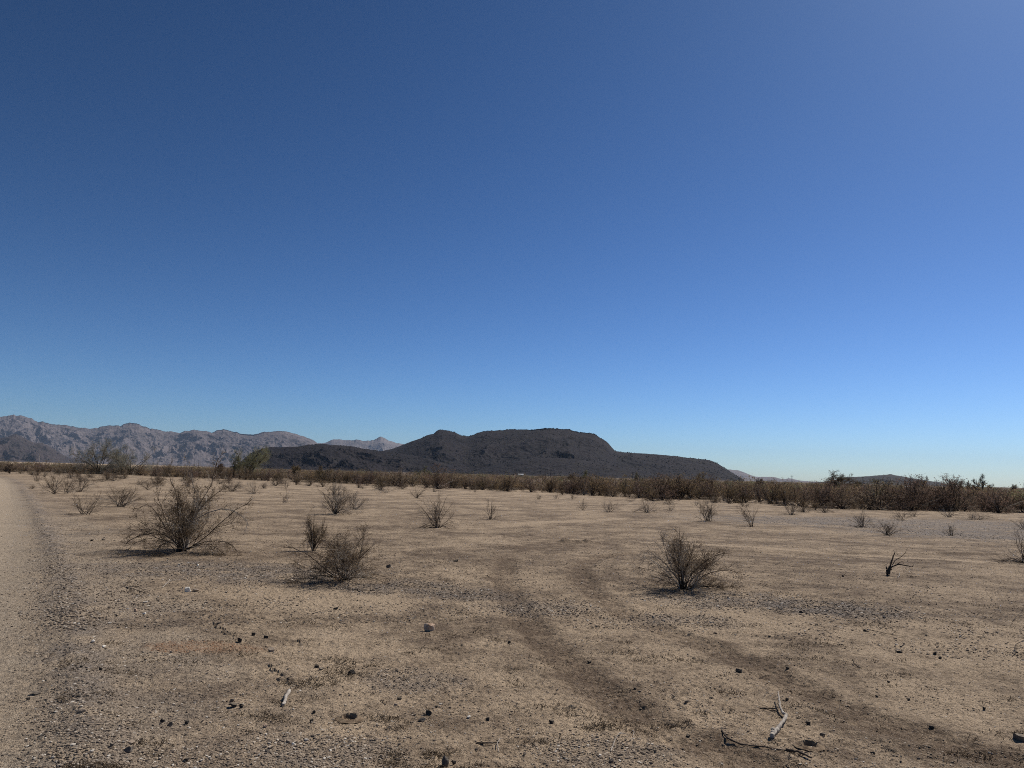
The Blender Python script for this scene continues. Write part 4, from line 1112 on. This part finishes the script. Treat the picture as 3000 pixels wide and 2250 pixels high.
# ---- gravel: small stones beyond counting
def gravel(name, n, seed, rmin, rmax, smin, smax, power, label, gravw=2.2):
    rng = np.random.default_rng(seed)
    m = n * 3
    th = rng.uniform(rad(-39), rad(39), m)
    # even on the picture rather than on the ground: nearer stones are the visible ones
    u = rng.random(m)
    r = 1.0 / ((1 / rmin) * (1 - u) + (1 / rmax) * u)
    x, y = r * np.sin(th), r * np.cos(th)
    dirt, pale, grav, red, s = masks(x, y)
    cl = fbm(x / .8, y / .8, 3, seed + 3)
    p = .22 + .45 * np.clip(cl, -.4, .6) + gravw * grav + .5 * red - .2 * pale - .12 * dirt
    p = np.where(s < -.2, p * .5, p)
    sel = np.where(rng.random(m) < np.clip(p, .03, 1))[0][:n]
    x, y, r, grav, red = x[sel], y[sel], r[sel], grav[sel], red[sel]
    k = len(x)
    size = smin + (smax - smin) * rng.random(k) ** power
    size = size * (1 + .25 * grav)
    variants = [rock_verts(rng, ICO1, 7) for _ in range(24)]
    variants = np.array([q / np.abs(q).max() for q in variants])
    v = variants[rng.integers(0, 24, k)]
    sc = np.stack([rng.uniform(.7, 1.2, k), rng.uniform(.6, 1.1, k), rng.uniform(.35, .8, k)], -1) * size[:, None]
    v = v * sc[:, None, :]
    a = rng.uniform(0, 6.28, k); c, sn = np.cos(a)[:, None], np.sin(a)[:, None]
    v = np.stack([v[..., 0] * c - v[..., 1] * sn, v[..., 0] * sn + v[..., 1] * c, v[..., 2]], -1)
    z = terrain(x, y)
    v[..., 0] += x[:, None]; v[..., 1] += y[:, None]; v[..., 2] += (z + sc[:, 2] * .25)[:, None]
    nf = len(ICO1[1]); nv = len(ICO1[0])
    f = ICO1[1][None] + (np.arange(k) * nv)[:, None, None]
    t = rng.random(k)
    tone = np.where(t < .25, rng.uniform(0, .35, k), np.where(t < .84, rng.uniform(.35, .7, k), rng.uniform(.7, 1, k)))
    tone = np.where(red > .4, 2.0, tone)
    o = kind(link(name, make_mesh(name, v.reshape(-1, 3), f.reshape(-1, 3), tone=np.repeat(tone, nv), mat=M_GRAVEL)), 'stuff')
    o['label'] = label
def gravel_material():
    n = NT('loose_gravel')
    t = n.attr('tone')
    col = n.mix(n.rng(t, .05, .35), (.075, .064, .056), (.17, .135, .105))
    col = n.mix(n.rng(t, .35, .72), col, (.32, .25, .18))
    col = n.mix(n.rng(t, .72, 1.0), col, (.55, .50, .43))
    col = n.mix(n.rng(t, 1.2, 1.9), col, (.30, .165, .095))
    return n.out(col)
M_GRAVEL = gravel_material()
gravel('gravel', 95000, 61, 3.6, 34, .0025, .0105, 2.6, 'loose small stones strewn over the soil and the road edge', 1.6)
gravel('pebbles', 1000, 62, 3.8, 34, .006, .014, 2.6, 'scattered dark pebbles over the whole flat', 1.0)

gravel('grit', 60000, 63, 8.5, 50, .006, .017, 2.2, 'fine dark and pale grit covering the middle of the flat', .6)

# ---- dry weed litter: short dead stubble in patches
def litter(n, seed):
    rng = np.random.default_rng(seed)
    m = n * 4
    th = rng.uniform(rad(-39), rad(39), m); u = rng.random(m)
    r = 1.0 / ((1 / 3.6) * (1 - u) + (1 / 45) * u)
    x, y = r * np.sin(th), r * np.cos(th)
    dirt, pale, grav, red, s = masks(x, y)
    k = fbm(x / .9 + 7, y / .5, 3, seed) + .5 * fbm(x / .18, y / .18, 2, seed + 9)
    p = sstep(.12, .75, k) * (1 - .6 * pale) * (1 - .5 * dirt)
    p = np.where(s < .1, 0, p)
    sel = np.where(rng.random(m) < p)[0][:n]
    x, y, r = x[sel], y[sel], r[sel]
    k = len(x); z = terrain(x, y)
    L = rng.uniform(.010, .034, k); a = rng.uniform(0, 6.28, k); el = rng.uniform(.05, .9, k)
    d = np.stack([np.cos(a) * np.cos(el), np.sin(a) * np.cos(el), np.sin(el)], -1) * L[:, None]
    w = np.stack([-np.sin(a), np.cos(a), 0 * a], -1) * (.0010 + .00022 * r)[:, None]
    c = np.stack([x, y, z + .001], -1)
    V = np.stack([c - w, c + w, c + d * .6 + w * .8 + [0, 0, .002], c + d, c + d * .55 - w * .9 + [0, 0, .002]], 1)
    F = np.arange(k * 5).reshape(k, 5)
    nn = NT('dead_weed')
    mat = nn.out(nn.mix(nn.attr('tone'), (.060, .042, .028), (.17, .13, .085)))
    o = kind(link('dry_weeds', make_mesh('dry_weeds', V.reshape(-1, 3), F, tone=np.repeat(rng.random(k), 5), mat=mat)), 'stuff')
    o['label'] = 'thin dead weed stubble lying over the soil in patches'
litter(110000, 71)

# ------------------------------------------------------------------ sticks, twigs and the stump
M_WOOD = stone_material('weathered_wood', (.30, .26, .22), (.42, .38, .33), (.16, .13, .11))
M_TWIG = stone_material('dead_twig', (.055, .042, .034), (.085, .066, .052), (.13, .105, .085))
def gpt(u, v, lift=0.0):
    x, y = on_ground(u, v)
    return np.array([x, y, float(terrain(np.array([x]), np.array([y]))[0]) + lift])
def smooth_line(pts, n):
    pts = np.array(pts); t = np.linspace(0, len(pts) - 1, n)
    return np.stack([np.interp(t, np.arange(len(pts)), pts[:, i]) for i in range(3)], -1)
def stick(name, lines, label, mat, cat='stick', group=None, k=6, rough=.12, seed=1, part=None):
    """lines: list of (list of (u, v, lift), r0, r1)"""
    rng = np.random.default_rng(seed)
    parts = []
    o3 = gpt(*lines[0][0][0][:2])
    for pts, r0, r1 in lines:
        P = smooth_line([gpt(*p) for p in pts], max(6, len(pts) * 5)) - o3
        P = P + rng.normal(0, r0 * .18, P.shape)
        R = np.linspace(r0, r1, len(P)) * (1 + rough * rng.normal(0, 1, len(P)))
        v, f = tubes(P[None], R[None], k)
        parts.append((v, f, 0.0))
        for e in (0, len(P) - 1):             # closed ends
            ring = np.arange(k) + e * k
            c = P[e] + (P[e] - P[e - 1 if e else 1]) * .15
            vv = np.vstack([v[ring], c]); ff = np.array([[i, (i + 1) % k, k, k] for i in range(k)])
            parts.append((vv, ff, 0.0))
    vs, fs, _ = joinv(parts)
    tri = fs[:, 2] == fs[:, 3]
    me = make_mesh(name, vs, [fs[~tri], fs[tri][:, :3]], mat=mat, smooth=True)
    o = link(name, me, part, None if part else tuple(o3))
    if part is None: tag(o, label, cat, group)
    return o
stick('bleached_stick', [([(828, 2068, .012), (834, 2056, .014), (838, 2044, .016), (849, 2026, .016)], .010, .013)], 'short thick bleached white stick standing out on bare soil at lower left', M_WOOD, 'stick', 'dead wood on the ground', seed=3, k=8)
b = tag(empty('fallen_branch', tuple(gpt(2262, 2165))), 'crooked weathered grey branch lying in the lower right foreground', 'branch', 'dead wood on the ground')
def bpart(nm, lines, seed):
    o = stick(nm, lines, '', M_WOOD, seed=seed, part=b, k=8)
    o.location = gpt(*lines[0][0][0][:2]) - np.array(b.location)
    return o
bpart('lower_limb', [([(2262, 2168, .015), (2270, 2152, .02), (2285, 2138, .022), (2297, 2120, .028), (2306, 2106, .03)], .013, .011)], 4)
bpart('upper_limb', [([(2306, 2106, .03), (2294, 2098, .03), (2287, 2086, .035), (2283, 2070, .05), (2280, 2056, .06)], .011, .004)], 5)
bpart('broken_knot', [([(2262, 2168, .015), (2266, 2160, .045)], .016, .010)], 6)
stick('shadow_strip', [([(2225, 2078, .006), (2250, 2080, .008), (2274, 2082, .008)], .004, .004)], 'straight short dark strip imitating the shadow cast left of the crooked weathered branch', M_TWIG, 'stick', 'dead wood on the ground', seed=7)  # dark strip standing in for the shadow cast by the upright branch end
tw = [([(370, 1722, .01), (400, 1735, .03), (430, 1742, .02)], .006, .003), ([(352, 1723, .005), (372, 1715, .03), (392, 1700, .06)], .004, .002), ([(372, 1738, .01), (395, 1732, .05), (428, 1732, .03)], .005, .002), ([(385, 1740, .01), (410, 1748, .02), (418, 1752, .01)], .004, .002), ([(378, 1726, .03), (405, 1728, .05), (426, 1738, .02)], .004, .002)]
stick('twig_pile', tw, 'small pile of tangled dead twigs on soil below the largest shrub', M_TWIG, 'twigs', 'dead wood on the ground', seed=8, k=5)
stick('dead_twig', [([(476, 1720, .01), (495, 1708, .03), (520, 1704, .03), (552, 1700, .02)], .005, .002)], 'single curved pale-brown twig above the chalk-white stone', M_WOOD, 'twig', 'dead wood on the ground', seed=9, k=5)
stick('dead_twig', [([(308, 1741, .006), (325, 1743, .01), (331, 1746, .005)], .005, .003)], 'very short dark twig left of the twig pile', M_TWIG, 'twig', 'dead wood on the ground', seed=10, k=5)
stick('dead_twig', [([(1010, 1727, .005), (1050, 1732, .01), (1110, 1733, .01)], .005, .002)], 'long thin dark twig lying flat just below the dense foreground shrub', M_TWIG, 'twig', 'dead wood on the ground', seed=11, k=5)
stick('dead_root', [([(2115, 2150, .005), (2130, 2175, .02), (2170, 2188, .015), (2230, 2198, .012), (2300, 2208, .005)], .006, .003)], 'long sinuous dark root half buried near the bottom edge right of centre', M_TWIG, 'root', 'dead wood on the ground', seed=12, k=6)
stick('dead_root', [([(2300, 2205, .004), (2340, 2216, .02), (2380, 2236, .015)], .008, .004)], 'short dark root at the bottom edge below the weathered branch', M_TWIG, 'root', 'dead wood on the ground', seed=13, k=6)
stick('dead_twig', [([(1395, 2182, .005), (1430, 2186, .015), (1462, 2184, .006)], .005, .003)], 'thin dark curved twig at the bottom centre', M_TWIG, 'twig', 'dead wood on the ground', seed=14, k=5)
stick('dead_twig', [([(1790, 2205, .005), (1800, 2175, .01), (1812, 2158, .015), (1822, 2150, .01)], .003, .002), ([(1812, 2158, .012), (1830, 2152, .01), (1845, 2158, .006)], .003, .0015)], 'fine forked pale twig between the wheel tracks near the bottom', M_WOOD, 'twig', 'dead wood on the ground', seed=15, k=5)
stick('dead_twig', [([(1853, 2132, .006), (1858, 2142, .02), (1854, 2156, .006)], .003, .002)], 'tiny pale hook-shaped twig right of the fine forked one', M_WOOD, 'twig', 'dead wood on the ground', seed=16, k=5)
stick('dead_twig', [([(2540, 1850, .004), (2570, 1857, .012), (2600, 1863, .01), (2632, 1866, .004)], .004, .002)], 'thin curved twig trailing right from a black stone on the right flat', M_TWIG, 'twig', 'dead wood on the ground', seed=17, k=5)
stick('dead_root', [([(2498, 1944, .03), (2503, 1952, .02), (2512, 1957, .012), (2524, 1960, .006)], .006, .003), ([(2512, 1957, .012), (2520, 1954, .012)], .004, .002)], 'short upturned dark root stub above the right wheel track dirt', M_TWIG, 'root', 'dead wood on the ground', seed=18, k=5)
stick('dead_twig', [([(2272, 1655, .006), (2290, 1648, .02), (2320, 1663, .015), (2372, 1660, .006)], .005, .002)], 'long thin bent twig on open soil left of the leaning dead stump', M_TWIG, 'twig', 'dead wood on the ground', seed=19, k=5)
stick('dead_twig', [([(2966, 1818, .004), (2980, 1806, .03), (3000, 1798, .05)], .004, .002)], 'thin bare twig rising at the right picture edge, upper of two', M_TWIG, 'twig', 'dead wood on the ground', seed=20, k=5)
stick('dead_twig', [([(2968, 1920, .004), (2978, 1906, .05), (3004, 1897, .07)], .004, .003)], 'curved bare twig rising at the right picture edge, lower of two', M_TWIG, 'twig', 'dead wood on the ground', seed=21, k=5)
stick('dead_twig', [([(1460, 2210, .004), (1456, 2190, .012), (1464, 2180, .02), (1474, 2178, .02)], .003, .0015)], 'small pale crooked twig standing left of the thin dark curved one at the bottom', M_WOOD, 'twig', 'dead wood on the ground', seed=22, k=5)

def stump():
    u0, v0 = 2601, 1683
    base = gpt(u0, v0); y = base[1]
    m = lambda px: px_to_m(px, y)
    root = tag(empty('dead_stump', tuple(base)), 'leaning dead stump with a black split trunk and thin bare branches on the right flat', 'stump')
    def limb(nm, pts, r0, r1, sd, mat):
        rng = np.random.default_rng(sd)
        P = smooth_line([(m(a), m(c), m(b_)) for a, b_, c in pts], 14); P += rng.normal(0, r0 * .15, P.shape)
        R = np.linspace(r0, r1, 14) * (1 + .12 * rng.normal(0, 1, 14))
        v, f = tubes(P[None], R[None], 7)
        link(nm, make_mesh(nm, v, f, mat=mat, smooth=True), root)
    limb('trunk', [(0, -3, 0), (2, 12, 0), (9, 25, 2)], .040, .030, 1, M_TWIG)
    limb('branch', [(9, 24, 2), (14, 40, 4), (22, 58, 6), (26, 66, 6)], .016, .006, 2, M_TWIG)
    limb('branch', [(12, 24, 2), (30, 33, -3), (50, 30, -8), (66, 26, -8), (72, 33, -8)], .013, .005, 3, M_TWIG)
    limb('branch', [(14, 28, 2), (26, 44, 6), (40, 50, 8), (56, 62, 10), (64, 78, 10)], .008, .003, 4, M_TWIG)
    limb('branch', [(-3, 18, 0), (-4, 26, 0)], .014, .006, 5, M_TWIG)
    limb('branch', [(24, 30, -2), (34, 38, -3), (44, 42, -3)], .006, .003, 6, M_TWIG)
stump()
stick('bleached_stick', [([(2630, 1690, .006), (2636, 1684, .02), (2635, 1678, .01)], .007, .004)], 'tiny pale curved stick at the foot of the leaning dead stump', M_WOOD, 'stick', 'dead wood on the ground', seed=23, k=6)

# animal burrow: a dug hole with a rim of loose soil
def burrow(u, v, wpx, label, seed):
    c = gpt(u, v); w = px_to_m(wpx, c[1]) / 2
    rng = np.random.default_rng(seed)
    rr = np.array([0, .25, .5, .72, .86, 1.0, 1.2, 1.5, 1.9]); hh = np.array([-.1, -.1, -.09, -.05, .25, .42, .3, .12, -.06])
    na = 40; a = np.arange(na) * 2 * np.pi / na
    V = []
    for q, h in zip(rr, hh):
        jr = 1 + .14 * fbm(np.cos(a) * 2 + q, np.sin(a) * 2, 3, seed)
        jz = .12 * fbm(np.cos(a) * 4 + q * 3, np.sin(a) * 4, 2, seed + 2) * (q > .5)
        back = .5 + .5 * np.sin(a)
        V.append(np.stack([np.cos(a) * q * jr * w, np.sin(a) * q * jr * w * .8, (np.where(h > 0, h * (.3 + .9 * back), h) + jz) * w], -1))
    V = np.concatenate(V); n = len(rr)
    i = np.arange(n - 1)[:, None]; j = np.arange(na)[None]; j2 = (j + 1) % na
    f = np.stack([i * na + j, (i + 1) * na + j, (i + 1) * na + j2, i * na + j2], -1).reshape(-1, 4)
    o = link('animal_burrow', make_mesh('animal_burrow', V, f[:, ::-1], mat=M_DARKSOIL), None, tuple(c + np.array([0, 0, .01])))
    tag(o, label, 'burrow')
nn = NT('dug_soil'); _p = nn.pos(); M_DARKSOIL = nn.out(nn.mix(nn.rng(nn.noise(_p, 30, 4, .6), .35, .65), (.15, .105, .07), (.24, .18, .12)), nn.bump(nn.noise(_p, 50, 4, .65), .7, .01))
burrow(1024, 2108, 44, 'dark mouth of a dug animal burrow with a soil rim in the lower centre left', 3)
burrow(2372, 2192, 44, 'dark elongated dug hollow near the bottom edge below the weathered branch', 5)

# ------------------------------------------------------------------ far poles and buildings
M_POLE = stone_material('pole_wood', (.06, .05, .045), (.08, .07, .06), (.10, .09, .08))
M_PALE = stone_material('pale_pole_paint', (.34, .32, .30), (.38, .36, .33), (.42, .40, .37))
def pole(u, vtop, depth, label, mat, r=.2, arm=True):
    x, y, z = at_depth(u, vtop, depth)
    g0 = gz(x, y) - .5
    root = tag(empty('utility_pole', (x, y, g0)), label, 'utility pole', 'far utility poles on the plain')
    P = np.array([[[0, 0, 0], [0, 0, (z - g0) * .5], [0, 0, z - g0]]]); v, f = tubes(P, np.array([[r, r * .85, r * .7]]), 8)
    link('shaft', make_mesh('shaft', v, f, mat=mat), root)
    if arm:
        h = z - g0 - .5
        P = np.array([[[-1.1, 0, h], [0, 0, h], [1.1, 0, h]]]); v, f = tubes(P, np.full((1, 3), r * .45), 6)
        v[:, 1] += r * 1.3
        link('crossarm', make_mesh('crossarm', v, f, mat=mat), root)
pole(117, 1327, 620, 'pale slim pole on the plain before the dark hill at the far left', M_PALE, .22, False)
pole(583, 1352, 640, 'small dark pole left of the dead black snag', M_POLE, .2)
pole(1614, 1377, 520, 'faint dark pole in front of the mesa middle', M_POLE, .2)
pole(1853, 1382, 520, 'dark pole left of the small umbrella-shaped tree', M_POLE, .2)
pole(2320, 1393, 560, 'dark pole against the sky between the mesa and the big olive tree', M_POLE, .24)
pole(2528, 1396, 560, 'tall dark pole in front of the left slope of the low right hill', M_POLE, .26)
pole(2652, 1410, 560, 'dark pole right of the low right hill crest', M_POLE, .26)
pole(2781, 1402, 560, 'pole against the sky beside the dry yellowish tree', M_POLE, .24)
M_WALL = stone_material('pale_stucco', (.50, .47, .43), (.55, .52, .48), (.60, .57, .53))
M_ROOF = stone_material('white_metal_roof', (.62, .62, .62), (.70, .70, .70), (.75, .75, .75))
M_PANE = stone_material('window_glass', (.03, .035, .04), (.04, .045, .05), (.05, .05, .06))
def building(u, v, depth, w, h, label):
    x, y, z = at_depth(u, v, depth)
    g0 = min(gz(x, y), z - h) - .3
    hh = z - g0
    root = tag(empty('farm_building', (x, y, g0)), label, 'building', 'far farm buildings on the plain')
    d = w * .6
    def bx(nm, x0, x1, y0, y1, z0, z1, mat, ridge=0):
        vv = [(x0, y0, z0), (x1, y0, z0), (x1, y1, z0), (x0, y1, z0), (x0, y0, z1), (x1, y0, z1), (x1, y1, z1), (x0, y1, z1)]
        ff = [[0, 3, 2, 1], [0, 1, 5, 4], [1, 2, 6, 5], [2, 3, 7, 6], [3, 0, 4, 7]]
        if ridge:
            ym = (y0 + y1) / 2
            vv += [(x0, ym, z1 + ridge), (x1, ym, z1 + ridge)]
            ff += [[4, 5, 9, 8], [6, 7, 8, 9]]
            return link(nm, make_mesh(nm, vv, [np.array(ff), np.array([[4, 8, 7], [5, 6, 9]])], mat=mat), root)
        ff += [[4, 5, 6, 7]]
        return link(nm, make_mesh(nm, vv, np.array(ff), mat=mat), root)
    bx('wall', -w / 2, w / 2, -d / 2, d / 2, 0, hh * .8, M_WALL)
    bx('roof', -w / 2 - .4, w / 2 + .4, -d / 2 - .4, d / 2 + .4, hh * .8 + .01, hh * .8 + .15, M_ROOF, hh * .2)
    bx('window', -w * .3, -w * .14, -d / 2 - .06, -d / 2 - .01, hh * .35, hh * .62, M_PANE)
    bx('door', w * .1, w * .2, -d / 2 - .06, -d / 2 - .01, .3, hh * .6, M_POLE)
building(1526, 1388.5, 900, 5.5, 3.4, 'white-roofed low building glimpsed over the brush below the mesa top')
building(2277, 1416.5, 520, 5, 3, 'white-roofed low building glimpsed before the far blue hills')
building(2672, 1426, 560, 12, 4, 'long pale building glimpsed over the brush below the low right hill')
# ------------------------------------------------------------------ air
def build_haze():
    x0, x1, y0, y1, z0, z1 = -16000, 16000, -300, 16000, -8, 620
    v = [(x, y, z) for x in (x0, x1) for y in (y0, y1) for z in (z0, z1)]
    f = [(0, 1, 3, 2), (4, 6, 7, 5), (0, 4, 5, 1), (2, 3, 7, 6), (0, 2, 6, 4), (1, 5, 7, 3)]
    me = bpy.data.meshes.new('haze'); me.from_pydata(v, [], f)
    m = bpy.data.materials.new('haze_air'); m.use_nodes = True
    t = m.node_tree; t.nodes.remove(t.nodes['Principled BSDF'])
    pv = t.nodes.new('ShaderNodeVolumePrincipled')
    pv.inputs['Color'].default_value = (.54, .72, 1.0, 1)
    pv.inputs['Density'].default_value = HAZE
    pv.inputs['Anisotropy'].default_value = 0.0
    t.links.new(pv.outputs[0], t.nodes['Material Output'].inputs['Volume'])
    me.materials.append(m)
    kind(link('haze', me), 'stuff')
HAZE = 2.3e-5
build_haze()
